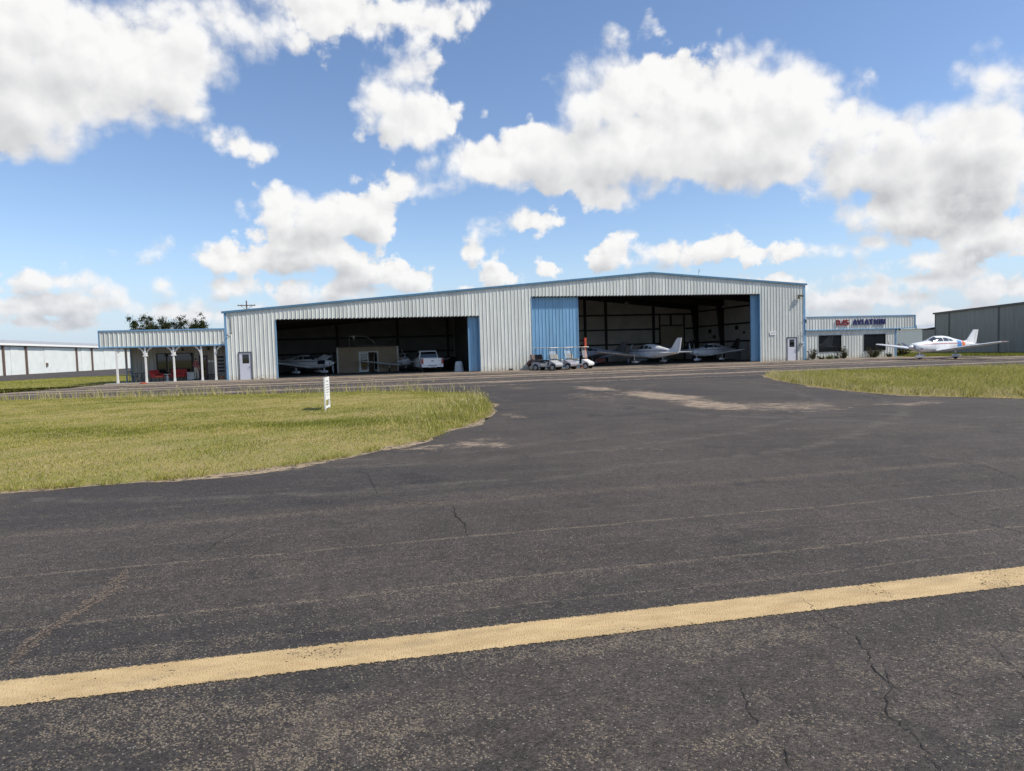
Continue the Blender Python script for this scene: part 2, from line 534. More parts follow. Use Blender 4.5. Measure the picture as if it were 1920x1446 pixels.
def asphalt_material():
    m, t, b = new_mat('asphalt')
    pos = t.node('ShaderNodeNewGeometry').outputs['Position']
    u, v, z = t.sep(pos)
    big = t.noise(pos, 0.35, 4.0, 0.6)
    mid = t.noise(pos, 2.2, 4.0, 0.6)
    base = t.mix(t.ramp(big, 0.3, 0.7), (0.0405, 0.0325, 0.0275), (0.060, 0.0490, 0.0415))
    base = t.mix(t.ramp(mid, 0.35, 0.75, 0.0, 0.5), base, (0.074, 0.061, 0.051))
    # darker resealed patches with soft ragged limits
    patch = t.noise(t.vmath('MULTIPLY', pos, (0.10, 0.24, 0.0)), 1.0, 6.0, 0.62, '2D', 0.6)
    base = t.mix(t.ramp(patch, 0.50, 0.57, 0.0, 0.62), base, (0.030, 0.026, 0.024))
    stain = t.noise(t.vmath('MULTIPLY', pos, (1.0, 0.8, 0.0)), 0.8, 5.0, 0.6, '2D', 0.3)
    base = t.mix(t.ramp(stain, 0.64, 0.72, 0.0, 0.6), base, (0.020, 0.018, 0.017))
    # scuffed curves where wheels turn off the taxiway
    for cx, cy, r0, wd, k in ((1.0, 24.0, 13.6, 0.14, 0.6), (1.0, 24.0, 15.4, 0.14, 0.55), (20.5, 20.0, 11.2, 0.16, 0.5), (20.5, 20.0, 13.2, 0.16, 0.45), (-2.0, 30.0, 19.0, 0.12, 0.4), (24.0, 26.0, 19.5, 0.14, 0.4)):
        rr_ = t.vmath('LENGTH', t.vmath('SUBTRACT', t.vmath('MULTIPLY', pos, (1.0, 1.0, 0.0)), (cx, cy, 0.0)))
        dd = t.math('ABSOLUTE', t.math('SUBTRACT', t.math('MULTIPLY_ADD', big, 0.9, rr_), r0 + 0.45))
        base = t.mix(t.math('MULTIPLY', t.ramp(dd, wd * 0.3, wd * 1.6, k, 0.0), t.ramp(mid, 0.35, 0.65)), base, (0.10, 0.085, 0.071))
    # aggregate
    st = t.node('ShaderNodeTexVoronoi', voronoi_dimensions='2D')
    t.put(st.inputs['Vector'], pos)
    st.inputs['Scale'].default_value = 135.0
    cr, cg, cb = t.sep(st.outputs['Color'])
    stone_tone = t.math('MULTIPLY', t.ramp(cr, 0.0, 1.0, 0.35, 1.75, smooth=False), t.ramp(t.noise(pos, 11.0, 8.0, 0.78), 0.28, 0.72, 0.58, 1.40, smooth=False))
    base = t.mix(1.0, base, t.xyz(stone_tone, stone_tone, stone_tone), 'MULTIPLY')
    # streaks of worn binder lying along the taxiway: pale stones showing
    stv = t.vmath('MULTIPLY', pos, (0.16, 2.6, 0.0))
    st1 = t.noise(stv, 1.0, 4.0, 0.62, '2D')
    st2 = t.noise(t.vmath('MULTIPLY', pos, (0.05, 0.55, 0.0)), 1.0, 3.0, 0.5, '2D')
    worn = t.ramp(t.math('MULTIPLY_ADD', st2, 0.55, st1), 0.74, 1.12, 0.0, 0.75)
    worn = t.math('MULTIPLY', worn, t.ramp(v, 3.4, 7.0, 1.0, 0.30))
    near_ = t.noise(t.vmath('MULTIPLY', pos, (0.5, 1.5, 0.0)), 1.0, 6.0, 0.68, '2D', 0.4)
    worn = t.math('MAXIMUM', worn, t.math('MULTIPLY', t.ramp(near_, 0.44, 0.66, 0.0, 0.72), t.ramp(v, 3.5, 4.2, 1.0, 0.25)))
    # pale lap joints of the spray bar: thin lines along the taxiway
    wob = t.math('MULTIPLY_ADD', t.noise(t.vmath('MULTIPLY', pos, (0.5, 0.5, 0.0)), 1.0, 3.0, 0.6, '2D'), 0.16, v)
    for v0, wd, k in ((4.84, 0.040, 1.0), (6.08, 0.045, 0.95), (4.31, 0.025, 0.7), (7.55, 0.22, 0.5), (5.45, 0.025, 0.5), (5.75, 0.02, 0.4), (6.75, 0.03, 0.5), (8.4, 0.04, 0.5), (10.6, 0.07, 0.5), (9.1, 0.09, 0.3)):
        d = t.math('ABSOLUTE', t.math('SUBTRACT', wob, v0 + 0.08))
        worn = t.math('MAXIMUM', worn, t.ramp(d, 0.0, wd, k, 0.0))
    grit = t.math('MULTIPLY', t.ramp(t.noise(pos, 6.0, 5.0, 0.7), 0.30, 0.62), worn)
    speck = t.math('GREATER_THAN', t.math('MULTIPLY', grit, 0.72), cg)
    base = t.mix(t.math('MULTIPLY', speck, t.ramp(cb, 0.0, 1.0, 0.35, 1.0)), base, (0.205, 0.164, 0.112))
    # a stray pale stone here and there
    base = t.mix(t.math('LESS_THAN', cg, 0.012), base, (0.22, 0.20, 0.17))
    # sand washed over the apron
    wv_ = t.noise(pos, 0.9, 5.0, 0.65, out='Color')
    pw = t.vmath('ADD', pos, t.vmath('MULTIPLY_ADD', wv_, (1.6, 3.2, 0.0), (-0.8, -1.6, 0.0)))
    sand = None
    for u0, v0, ru, rv, k in ((9.5, 27.0, 0.9, 3.0, 0.92), (9.9, 21.6, 1.3, 4.2, 1.05), (9.6, 17.4, 1.3, 2.4, 1.0), (10.9, 16.2, 2.2, 2.2, 0.72), (8.2, 22.5, 2.2, 3.5, 0.5), (13.9, 15.2, 1.6, 0.7, 0.72), (2.0, 12.0, 1.1, 0.9, 0.7),
                              (1.2, 12.0, 0.9, 0.9, 0.65), (3.2, 19.2, 0.6, 1.6, 0.6), (3.7, 17.0, 0.35, 0.8, 0.6), (8.6, 11.2, 1.1, 0.25, 0.35), (5.0, 24.5, 2.0, 0.9, 0.3),
                              (4.5, 10.5, 1.0, 0.10, 0.5), (7.0, 29.5, 1.0, 1.3, 0.5)):
        q = t.vmath('LENGTH', t.vmath('MULTIPLY_ADD', pw, (1 / ru, 1 / rv, 0.0), (-u0 / ru, -v0 / rv, 0.0)))
        f = t.ramp(q, 0.25, 1.15, k, 0.0)
        sand = f if sand is None else t.math('MAXIMUM', sand, f)
    # sandy seams across the apron before the hangars
    wob2 = t.math('MULTIPLY_ADD', t.noise(t.vmath('MULTIPLY', pos, (0.22, 0.5, 0.0)), 1.0, 4.0, 0.65, '2D'), 2.4, v)
    for v0, wd, k in ((33.0, 1.0, 0.65), (36.6, 1.8, 1.0), (39.2, 1.0, 0.65), (42.6, 1.8, 0.95), (46.0, 2.4, 1.2), (49.5, 1.5, 0.95), (52.6, 2.2, 1.2), (55.3, 2.0, 1.2)):
        d = t.math('ABSOLUTE', t.math('SUBTRACT', wob2, v0 + 1.2))
        sand = t.math('MAXIMUM', sand, t.ramp(d, 0.0, wd, k, 0.0))
    sn = t.noise(t.vmath('MULTIPLY', pos, (1.0, 1.5, 0.0)), 2.4, 6.0, 0.72, '2D')
    fine = t.noise(pos, 17.0, 4.0, 0.75)
    sd_ = t.math('ADD', sand, t.math('MULTIPLY', t.math('SUBTRACT', sn, 0.5), 2.3))
    sd_ = t.math('ADD', sd_, t.math('MULTIPLY', t.math('SUBTRACT', fine, 0.5), 1.8))
    sand = t.math('MULTIPLY', t.ramp(sd_, 0.38, 1.22, 0.0, 0.92), t.ramp(sand, 0.02, 0.35))
    base = t.mix(sand, base, t.mix(t.noise(pos, 3.0, 3.0), (0.27, 0.20, 0.14), (0.37, 0.29, 0.205)))
    t.l.new(base, b.inputs['Base Color'])
    b.inputs['Roughness'].default_value = 0.82
    b.inputs['Specular IOR Level'].default_value = 0.35
    bn = t.node('ShaderNodeBump')
    bn.inputs['Strength'].default_value = 0.55
    bn.inputs['Distance'].default_value = 0.006
    hgt = t.math('SUBTRACT', t.math('MULTIPLY', mid, 0.4), st.outputs['Distance'])
    t.l.new(hgt, bn.inputs['Height'])
    t.l.new(bn.outputs[0], b.inputs['Normal'])
    return m


def paint_material():
    m, t, b = new_mat('yellow_line_paint')
    pos = t.node('ShaderNodeNewGeometry').outputs['Position']
    n = t.noise(t.vmath('MULTIPLY', pos, (1.0, 3.0, 0.0)), 3.0, 5.0, 0.65)
    c = t.mix(t.ramp(n, 0.3, 0.7), (0.42, 0.295, 0.140), (0.54, 0.392, 0.200))
    # arcs left by the brush sweeper
    x, y, z = t.sep(pos)
    arc = t.math('SINE', t.math('MULTIPLY', t.math('ADD', t.math('MULTIPLY', t.math('POWER', t.math('SUBTRACT', y, 3.6), 2.0), 3.0),
                 t.math('ADD', x, t.math('MULTIPLY', t.noise(pos, 1.5, 2.0), 0.3))), 46.0))
    c = t.mix(t.ramp(arc, 0.2, 1.0, 0.0, 0.16), c, (0.40, 0.26, 0.09))
    st = t.node('ShaderNodeTexVoronoi', voronoi_dimensions='2D')
    t.put(st.inputs['Vector'], pos)
    st.inputs['Scale'].default_value = 95.0
    wear = t.noise(pos, 5.0, 5.0, 0.7)
    edge = t.ramp(t.math('ABSOLUTE', t.math('SUBTRACT', t.math('MULTIPLY_ADD', x, 0.012, y), 3.884)), 0.135, 0.165, 0.0, 1.0)
    pit = t.math('GREATER_THAN', st.outputs['Distance'], t.math('SUBTRACT', t.ramp(wear, 0.52, 0.75, 0.86, 0.62), t.math('MULTIPLY', edge, 0.45)))
    c = t.mix(t.math('MULTIPLY', pit, 0.8), c, (0.075, 0.065, 0.05))
    grime = t.noise(t.vmath('MULTIPLY', pos, (0.8, 2.0, 0.0)), 2.0, 6.0, 0.7)
    c = t.mix(t.ramp(grime, 0.46, 0.70, 0.0, 0.55), c, (0.27, 0.20, 0.11))
    t.l.new(c, b.inputs['Base Color'])
    gap = t.math('MULTIPLY', edge, t.ramp(t.noise(pos, 38.0, 5.0, 0.7), 0.40, 0.55))
    gap = t.math('MAXIMUM', gap, t.math('MULTIPLY', t.ramp(t.noise(pos, 1.7, 3.0, 0.6), 0.56, 0.66), t.math('GREATER_THAN', t.noise(pos, 55.0, 4.0, 0.7), 0.585)))
    t.put(b.inputs['Alpha'], t.math('SUBTRACT', 1.0, t.math('GREATER_THAN', gap, 0.45)))
    b.inputs['Roughness'].default_value = 0.75
    bn = t.node('ShaderNodeBump')
    bn.inputs['Strength'].default_value = 0.6
    bn.inputs['Distance'].default_value = 0.006
    t.l.new(t.math('MULTIPLY_ADD', arc, 0.12, t.math('MULTIPLY', st.outputs['Distance'], -1.0)), bn.inputs['Height'])
    t.l.new(bn.outputs[0], b.inputs['Normal'])
    return m


def soil_material(name, soil, green, dry):
    m, t, b = new_mat(name)
    pos = t.node('ShaderNodeNewGeometry').outputs['Position']
    n1 = t.noise(pos, 0.5, 5.0, 0.65)
    n2 = t.noise(pos, 9.0, 5.0, 0.7)
    c = t.mix(t.ramp(n1, 0.35, 0.65), green, dry)
    c = t.mix(t.ramp(n2, 0.42, 0.68, 0.0, 0.75), c, soil)
    t.l.new(c, b.inputs['Base Color'])
    b.inputs['Roughness'].default_value = 0.95
    b.inputs['Specular IOR Level'].default_value = 0.1
    bn = t.node('ShaderNodeBump')
    bn.inputs['Strength'].default_value = 0.8
    bn.inputs['Distance'].default_value = 0.05
    t.l.new(n2, bn.inputs['Height'])
    t.l.new(bn.outputs[0], b.inputs['Normal'])
    return m


M['asphalt'] = asphalt_material()
M['line'] = paint_material()
M['soil'] = soil_material('island_soil', (0.30, 0.22, 0.125), (0.20, 0.20, 0.055), (0.31, 0.255, 0.105))
M['bare'] = soil_material('bare_verge', (0.33, 0.25, 0.17), (0.27, 0.22, 0.15), (0.36, 0.28, 0.19))
bm_ = M['bare']
bt_ = NT(bm_.node_tree)
bp_ = bt_.node('ShaderNodeNewGeometry').outputs['Position']
bt_.put(bt_.n['Principled BSDF'].inputs['Alpha'], bt_.ramp(bt_.noise(bp_, 7.0, 6.0, 0.75), 0.40, 0.50))
M['field'] = soil_material('field_grass', (0.24, 0.20, 0.09), (0.17, 0.175, 0.045), (0.24, 0.21, 0.08))

ground = structure(sheet('ground', [(-3000, -3000), (3000, -3000), (3000, 3000), (-3000, 3000)], -0.03, M['field']))
# apron and taxiway in one sheet, cut out of the field
taxi = structure(sheet('taxiway', [(-90, -40), (130, -40), (130, 30), (58, 33), (54.4, 40), (54.0, 52), (51.6, 54.6), (HX + 60.6, HY + 0.02), (HX, HY + 0.02), (HX - 8.9, HY - 0.12), (-19.2, 52.0), (-20.9, 46.2), (-28, 43.2), (-90, 36.0)], 0.0, M['asphalt']))
structure(sheet('far_apron', [(-90, 52), (-55, 60), (-42, 70), (-36.9, 81.3), (-35, 89), (-29.6, 96), (-20, 112), (0, 130), (0, 300), (-90, 300)], -0.022, M['asphalt']))
line = structure(sheet('taxiway_line', [(-40, 3.71), (60, 3.71), (60, 4.035), (-40, 4.035)], 0.004, M['line']))
line.rotation_euler = (0, 0, -0.012)
line.location = (0, 0.012, 0)

# cracks in the asphalt: dark open ribbons with ragged width
M['crack'] = mat('crack_dark', (0.011, 0.010, 0.009), 0.95, var=0.3)


def crack(pts, wd, z=0.0045, material='crack'):
    pts = [Vector((p[0], p[1], 0)) for p in pts]
    fine = []
    for a, b in zip(pts, pts[1:]):
        k = max(3, int((b - a).length / 0.03))
        d = (b - a)
        nrm = Vector((-d.y, d.x, 0)).normalized()
        for i in range(k):
            j = random.gauss(0, 0.009) if i else 0
            fine.append(a + d * (i / k) + nrm * j)
    fine.append(pts[-1])
    vs, fs = [], []
    m = len(fine)
    for i, p in enumerate(fine):
        d = fine[min(i + 1, m - 1)] - fine[max(i - 1, 0)]
        nrm = Vector((-d.y, d.x, 0)).normalized()
        e = min(1.0, 4 * i / m + 0.08, 4 * (m - 1 - i) / m + 0.08)
        h = 0.54 * wd * e * random.uniform(0.15, 1.0)
        vs += [(p.x - nrm.x * h, p.y - nrm.y * h, z), (p.x + nrm.x * h, p.y + nrm.y * h, z)]
    fs = [(2 * i, 2 * i + 1, 2 * i + 3, 2 * i + 2) for i in range(m - 1)]
    mb = MB()
    mb.add(vs, fs)
    return mb.build('crack', material, taxi)


for pts, wd in (([(0.94, 7.47), (0.90, 6.97), (0.93, 6.51), (0.89, 6.06)], 0.014), ([(2.80, 4.02), (2.72, 3.70), (2.66, 3.46), (2.70, 3.30), (2.60, 3.1), (2.49, 2.91), (2.45, 2.7), (2.44, 2.48)], 0.007),
                ([(2.62, 3.0), (2.40, 2.72), (2.26, 2.58), (2.24, 2.40), (2.16, 2.21), (2.1, 2.0)], 0.007), ([(1.78, 3.05), (1.72, 2.86), (1.66, 2.70), (1.66, 2.5), (1.60, 2.3), (1.58, 2.1)], 0.006),
                ([(5.45, 5.80), (5.50, 5.5), (5.43, 5.27), (5.47, 4.67), (5.6, 4.3)], 0.009), ([(6.9, 10.2), (7.52, 8.93), (7.85, 7.72), (7.88, 7.25), (7.43, 6.36), (7.5, 5.9)], 0.013),
                ([(-0.19, 10.37), (0.04, 9.73), (0.10, 8.90), (0.16, 8.05)], 0.013), ([(-1.0, 7.3), (-1.12, 7.10), (-1.34, 6.68), (-1.41, 6.11)], 0.010),
                ([(-1.91, 6.04), (-1.86, 5.5), (-1.93, 5.1), (-2.0, 4.79), (-2.01, 4.23)], 0.007), ([(2.6, 2.75), (2.75, 2.55), (2.7, 2.3)], 0.006), ([(3.35, 3.1), (3.2, 2.8), (3.05, 2.5)], 0.006),
                ([(2.55, 6.02), (2.62, 5.85)], 0.012), ([(3.4, 9.4), (3.7, 8.6), (3.9, 8.0)], 0.010), ([(0.25, 7.9), (0.55, 7.6), (0.94, 7.47)], 0.007), ([(0.0, 9.8), (0.35, 9.6), (0.5, 9.9)], 0.008)):
    crack(pts, wd)
# old filled crack: a band of gritty tan filler
m_, t_, b_ = new_mat('crack_filler')
g_ = t_.node('ShaderNodeNewGeometry').outputs['Position']
t_.l.new(t_.mix(t_.noise(g_, 30.0, 3.0), (0.10, 0.075, 0.06), (0.23, 0.175, 0.125)), b_.inputs['Base Color'])
b_.inputs['Roughness'].default_value = 0.95
t_.l.new(t_.ramp(t_.noise(g_, 70.0, 4.0, 0.7), 0.46, 0.56), b_.inputs['Alpha'])
M['filler'] = m_
crack([(-1.93, 6.15), (-1.91, 6.04), (-1.86, 5.5), (-1.93, 5.1), (-2.0, 4.79), (-2.01, 4.23)], 0.17, 0.003, 'filler')
crack([(0.35, 7.75), (0.6, 7.62), (0.98, 7.45)], 0.06, 0.003, 'filler')


# ------------------------------------------------------------------ grass islands
def rough_outline(pts, step, amp, seed):
    r = random.Random(seed)
    out = []
    n = len(pts)
    for i in range(n):
        a, b = Vector(pts[i]), Vector(pts[(i + 1) % n])
        k = max(1, int((b - a).length / step))
        for j in range(k):
            p = a + (b - a) * (j / k)
            out.append((p.x + r.gauss(0, amp), p.y + r.gauss(0, amp)))
    return out


def toworld(p):          # turn a view-aligned plan position into this frame
    return (p[0] * ch + p[1] * sh, -p[0] * sh + p[1] * ch)


ISL_L = [toworld(p) for p in ((-30, 9.4), (-12, 8.85), (-6.88, 9.05), (-6.25, 9.18), (-5.63, 9.34), (-5.0, 9.56), (-4.37, 9.83), (-3.77, 10.31), (-3.38, 10.64), (-2.86, 11.24), (-2.46, 11.89), (-2.02, 12.68),
         (-1.69, 13.22), (-1.31, 14.84), (-1.02, 15.85), (-0.77, 17.29), (-0.62, 19.25), (-0.73, 21.81), (-1.06, 24.39), (-1.68, 26.73), (-2.46, 28.46), (-4.75, 30.3), (-8.61, 31.0), (-12.26, 31.4), (-17.0, 31.6), (-22.73, 32.0), (-40, 33))]
ISL_R = [toworld(p) for p in ((13.29, 35.9), (12.3, 32.6), (11.83, 30.25), (11.46, 27.13), (11.21, 23.89), (11.4, 21.43), (11.74, 20.27), (12.62, 19.2), (13.64, 18.15), (18, 17.2), (30, 17.5), (40, 30), (33, 36.6), (27.24, 36.46), (24.02, 36.7), (21.11, 36.6), (18.22, 36.5), (15.09, 36.2))]


def inside(poly, x, y):
    c = np.zeros(len(x), bool)
    n = len(poly)
    for i in range(n):
        x0, y0 = poly[i]
        x1, y1 = poly[(i + 1) % n]
        hit = ((y0 > y) != (y1 > y)) & (x < (x1 - x0) * (y - y0) / (y1 - y0 + 1e-12) + x0)
        c ^= hit
    return c


def edge_dist(poly, x, y):
    d = np.full(len(x), 1e9)
    n = len(poly)
    for i in range(n):
        x0, y0 = poly[i]
        x1, y1 = poly[(i + 1) % n]
        ex, ey = x1 - x0, y1 - y0
        t = np.clip(((x - x0) * ex + (y - y0) * ey) / (ex * ex + ey * ey + 1e-12), 0, 1)
        d = np.minimum(d, np.hypot(x - x0 - t * ex, y - y0 - t * ey))
    return d


def mound(poly, x, y, top):
    d = edge_dist(poly, x, y)
    return 0.006 + top * (1 - np.exp(-d / 1.6)) + 0.02 * np.sin(x * 1.3 + y * 0.7) * np.minimum(1, d) * 0.5


from mathutils.geometry import delaunay_2d_cdt


def island_ground(name, poly, top, seed):
    out = rough_outline(poly, 0.16, 0.05, seed)
    ox = np.array([p[0] for p in out])
    oy = np.array([p[1] for p in out])
    gx, gy = np.meshgrid(np.arange(ox.min(), ox.max(), 0.45), np.arange(oy.min(), oy.max(), 0.45))
    gx = gx.ravel() + rng.normal(0, 0.05, gx.size)
    gy = gy.ravel() + rng.normal(0, 0.05, gy.size)
    k = inside(out, gx, gy)
    gx, gy = gx[k], gy[k]
    k = edge_dist(out, gx, gy) > 0.22
    gx, gy = gx[k], gy[k]
    pts = [Vector(p) for p in out] + [Vector((a, b)) for a, b in zip(gx, gy)]
    edges_ = [(i, (i + 1) % len(out)) for i in range(len(out))]
    vv, ee, ff, *_ = delaunay_2d_cdt(pts, edges_, [], 1, 1e-5)
    co = np.array([(p.x, p.y) for p in vv])
    zz = np.where(edge_dist(out, co[:, 0], co[:, 1]) > 0.1, mound(poly, co[:, 0], co[:, 1], top), 0.005)
    me = bpy.data.meshes.new(name)
    me.from_pydata([(c[0], c[1], z) for c, z in zip(co, zz)], [], [tuple(f) for f in ff])
    bm = bmesh.new()
    bm.from_mesh(me)
    bmesh.ops.recalc_face_normals(bm, faces=bm.faces)
    for f in bm.faces:
        if f.normal.z < 0:
            f.normal_flip()
    bm.to_mesh(me)
    bm.free()
    me.polygons.foreach_set('use_smooth', [True] * len(me.polygons))
    me.materials.append(M['soil'])
    o = bpy.data.objects.new(name, me)
    COL.objects.link(o)
    return structure(o)


def grow(poly, d):
    c = Vector((sum(p[0] for p in poly) / len(poly), sum(p[1] for p in poly) / len(poly)))
    n = len(poly)
    out = []
    for i in range(n):
        a, b = Vector(poly[i - 1]), Vector(poly[(i + 1) % n])
        e = (b - a).normalized()
        out.append((poly[i][0] + e.y * d, poly[i][1] - e.x * d))
    return out


def ragged(poly, dmin, dmax, seed, amp):
    r = random.Random(seed)
    fine = rough_outline(poly, 0.22, 0.0, seed)
    out = []
    n = len(fine)
    ph = [r.uniform(0, 6.3) for _ in range(4)]
    for i in range(n):
        a, b = Vector(fine[i - 2]), Vector(fine[(i + 2) % n])
        e = (b - a).normalized()
        wv_ = 0.5 + 0.5 * math.sin(i * 0.083 + ph[0]) * math.sin(i * 0.211 + ph[1]) + 0.25 * math.sin(i * 0.53 + ph[2])
        vx_ = fine[i][0] * ch - fine[i][1] * sh
        vy_ = fine[i][0] * sh + fine[i][1] * ch
        d = dmin + (dmax - dmin) * max(0.0, wv_) ** 1.6 + r.gauss(0, amp)
        d += 0.30 * math.exp(-(((vx_ + 4.2) / 1.0) ** 2 + ((vy_ - 10.0) / 1.2) ** 2)) + 0.22 * math.exp(-(((vx_ + 0.7) / 0.6) ** 2 + ((vy_ - 18.5) / 2.4) ** 2)) + 0.10 * (vy_ < 13)
        out.append((fine[i][0] + e.y * d, fine[i][1] - e.x * d))
    return out


structure(sheet('verge', ragged(ISL_L, -0.05, 0.30, 3, 0.035), 0.0025, M['bare']))
structure(sheet('verge', ragged(ISL_R, -0.05, 0.20, 4, 0.035), 0.0025, M['bare']))
island_ground('grass_island', ISL_L, 0.10, 5)
island_ground('grass_island', ISL_R, 0.12, 6)


def blade_material(name, cols, trans=0.35):
    m, t, b = new_mat(name)
    t.n.remove(b)
    at_ = t.node('ShaderNodeAttribute', attribute_name='tone')
    fac = at_.outputs['Fac']
    rmp = t.node('ShaderNodeValToRGB')
    el_ = rmp.color_ramp.elements
    el_[0].color = tuple(cols[0]) + (1,)
    el_[0].position = 0.0
    el_[1].color = tuple(cols[-1]) + (1,)
    el_[1].position = 1.0
    for i, c in enumerate(cols[1:-1]):
        e = el_.new((i + 1) / (len(cols) - 1))
        e.color = tuple(c) + (1,)
    t.l.new(fac, rmp.inputs[0])
    df = t.node('ShaderNodeBsdfDiffuse')
    tr = t.node('ShaderNodeBsdfTranslucent')
    t.l.new(rmp.outputs[0], df.inputs['Color'])
    t.l.new(rmp.outputs[0], tr.inputs['Color'])
    mx = t.node('ShaderNodeMixShader')
    mx.inputs[0].default_value = trans
    t.l.new(df.outputs[0], mx.inputs[1])
    t.l.new(tr.outputs[0], mx.inputs[2])
    t.l.new(mx.outputs[0], t.n['Material Output'].inputs['Surface'])
    return m


M['blade'] = blade_material('mown_grass', [(0.125, 0.155, 0.024), (0.26, 0.28, 0.045), (0.40, 0.355, 0.095), (0.58, 0.47, 0.21)])
M['stalk'] = blade_material('tall_grass', [(0.16, 0.19, 0.035), (0.33, 0.325, 0.075), (0.48, 0.42, 0.17), (0.62, 0.53, 0.30)], 0.4)
M['leaf'] = blade_material('tree_leaves', [(0.018, 0.026, 0.010), (0.032, 0.044, 0.016), (0.05, 0.06, 0.022), (0.07, 0.075, 0.03)], 0.25)
M['bush'] = blade_material('bush_leaves', [(0.022, 0.030, 0.012), (0.045, 0.052, 0.022), (0.09, 0.085, 0.045), (0.14, 0.12, 0.07)], 0.25)
M['bush_green'] = blade_material('green_leaves', [(0.04, 0.07, 0.015), (0.09, 0.13, 0.03), (0.14, 0.17, 0.05), (0.17, 0.19, 0.06)], 0.3)


def strips(name, material, base, tip, width, tone, bend=None, nseg=1):
    """blades: base points, tip points; one triangle each (nseg=1) or a bent ribbon (nseg=2)"""
    n = len(base)
    dv = tip - base
    ang = rng.uniform(0, 2 * np.pi, n)
    side = np.stack([np.cos(ang), np.sin(ang), np.zeros(n)], 1) * (width[:, None] * 0.5)
    if nseg == 1:
        v = np.stack([base - side, base + side, tip], 1).reshape(-1, 3)
        nv, fl = 3, 3
        idx = np.arange(n * 3)
        nf = n
        loops = np.full(nf, 3)
    else:
        midp = base + dv * 0.55 + bend
        v = np.stack([base - side, base + side, midp + side * 0.7, midp - side * 0.7, tip], 1).reshape(-1, 3)
        o = np.arange(n)[:, None] * 5
        idx = np.concatenate([o + np.array([[0, 1, 2, 3]]), o + np.array([[3, 2, 4]])], 1).reshape(-1)
        loops = np.tile([4, 3], n)
        nv = 5
    me = bpy.data.meshes.new(name)
    me.vertices.add(len(v))
    me.vertices.foreach_set('co', v.astype(np.float32).ravel())
    me.loops.add(len(idx))
    me.loops.foreach_set('vertex_index', idx.astype(np.int32))
    st = np.concatenate([[0], np.cumsum(loops)[:-1]])
    me.polygons.add(len(loops))
    me.polygons.foreach_set('loop_start', st.astype(np.int32))
    me.update(calc_edges=True)
    a = me.attributes.new('tone', 'FLOAT', 'POINT')
    a.data.foreach_set('value', np.repeat(tone, nv).astype(np.float32))
    me.materials.append(M[material])
    o = bpy.data.objects.new(name, me)
    COL.objects.link(o)
    return o


def lumpy(x, y, f, seed):
    r = np.random.default_rng(seed)
    out = np.zeros(len(x))
    for k in range(7):
        a = r.uniform(0, 2 * np.pi)
        q = f * r.uniform(0.5, 2.2)
        out += np.sin((x * np.cos(a) + y * np.sin(a)) * q + r.uniform(0, 6.3)) / 7
    return out


def scatter(poly, box_, dens_fn, count):
    x = rng.uniform(box_[0], box_[1], count)
    y = rng.uniform(box_[2], box_[3], count)
    k = inside(poly, x, y)
    x, y = x[k], y[k]
    k = rng.uniform(0, 1, len(x)) < dens_fn(x, y)
    return x[k], y[k]


def seen(x, y, m=0.04):
    """only ground in front of the taxiway and within a wide field of view needs blades"""
    rx_ = x * ch - y * sh
    ry_ = x * sh + y * ch
    return (np.abs(rx_) < (0.80 + m) * ry_ + 1.5)


# mown grass on the left island
def dens_left(x, y):
    dist = np.hypot(x, y)
    d = edge_dist(ISL_L, x, y)
    bare = lumpy(x, y, 2.2, 5) + 0.5 * lumpy(x, y, 7.0, 6)
    return seen(x, y) * np.clip(16.0 / np.maximum(dist, 9.0), 0.35, 1.0) * np.clip(d / 0.22, 0.06, 1) * np.where(bare > 0.42, 0.55, 1.0)


x, y = scatter(ISL_L, (-36, 9, 8, 40), dens_left, 1350000)
zb = mound(ISL_L, x, y, 0.10)
n = len(x)
rxv = x * ch - y * sh
ryv = x * sh + y * ch
ditch = np.exp(-((ryv - (16.0 + 0.03 * rxv)) / 1.1) ** 2)
tall = np.clip(lumpy(x, y, 1.3, 9) * 0.9 + 0.4, 0, 1)
h_ = (0.013 + 0.021 * rng.random(n)) * (0.8 + 0.7 * tall + 0.9 * ditch + 0.5 * np.clip(1 - ryv / 14.0, 0, 1))
lean = rng.normal(0, 0.55, (n, 2)) * h_[:, None]
base = np.stack([x, y, zb - 0.004], 1)
tip = np.stack([x + lean[:, 0], y + lean[:, 1], zb + h_], 1)
tone = np.clip(0.52 + 0.50 * lumpy(x, y, 0.8, 12) + 0.42 * lumpy(x, y, 4.0, 13) - 0.28 * ditch + rng.normal(0, 0.26, n), 0, 1)
structure(strips('mown_grass', 'blade', base, tip, rng.uniform(0.004, 0.009, n) * (1 + np.hypot(x, y) / 20), tone), 'stuff')['label'] = 'mown yellow green grass on the left island'

# tall unmown grass with seed heads along the far edge and the tip of the left island
def dens_tall(x, y):
    d = edge_dist(ISL_L, x, y)
    rx_ = x * ch - y * sh
    ry_ = x * sh + y * ch
    back = np.clip((ry_ - 27.5) / 2.0, 0, 1) * np.clip(1 - d / 1.3, 0, 1) * 0.60
    tipz = np.exp(-(((rx_ + 1.15) / 0.75) ** 2 + ((ry_ - 20.0) / 3.6) ** 2)) * 1.3
    tipz += 0.35 * np.exp(-(((rx_ + 2.0) / 1.0) ** 2 + ((ry_ - 15.5) / 2.2) ** 2)) * (d < 1.4)
    return seen(x, y) * np.clip(back + tipz, 0, 1) * np.clip(0.6 + lumpy(x, y, 3.0, 21), 0.1, 1)


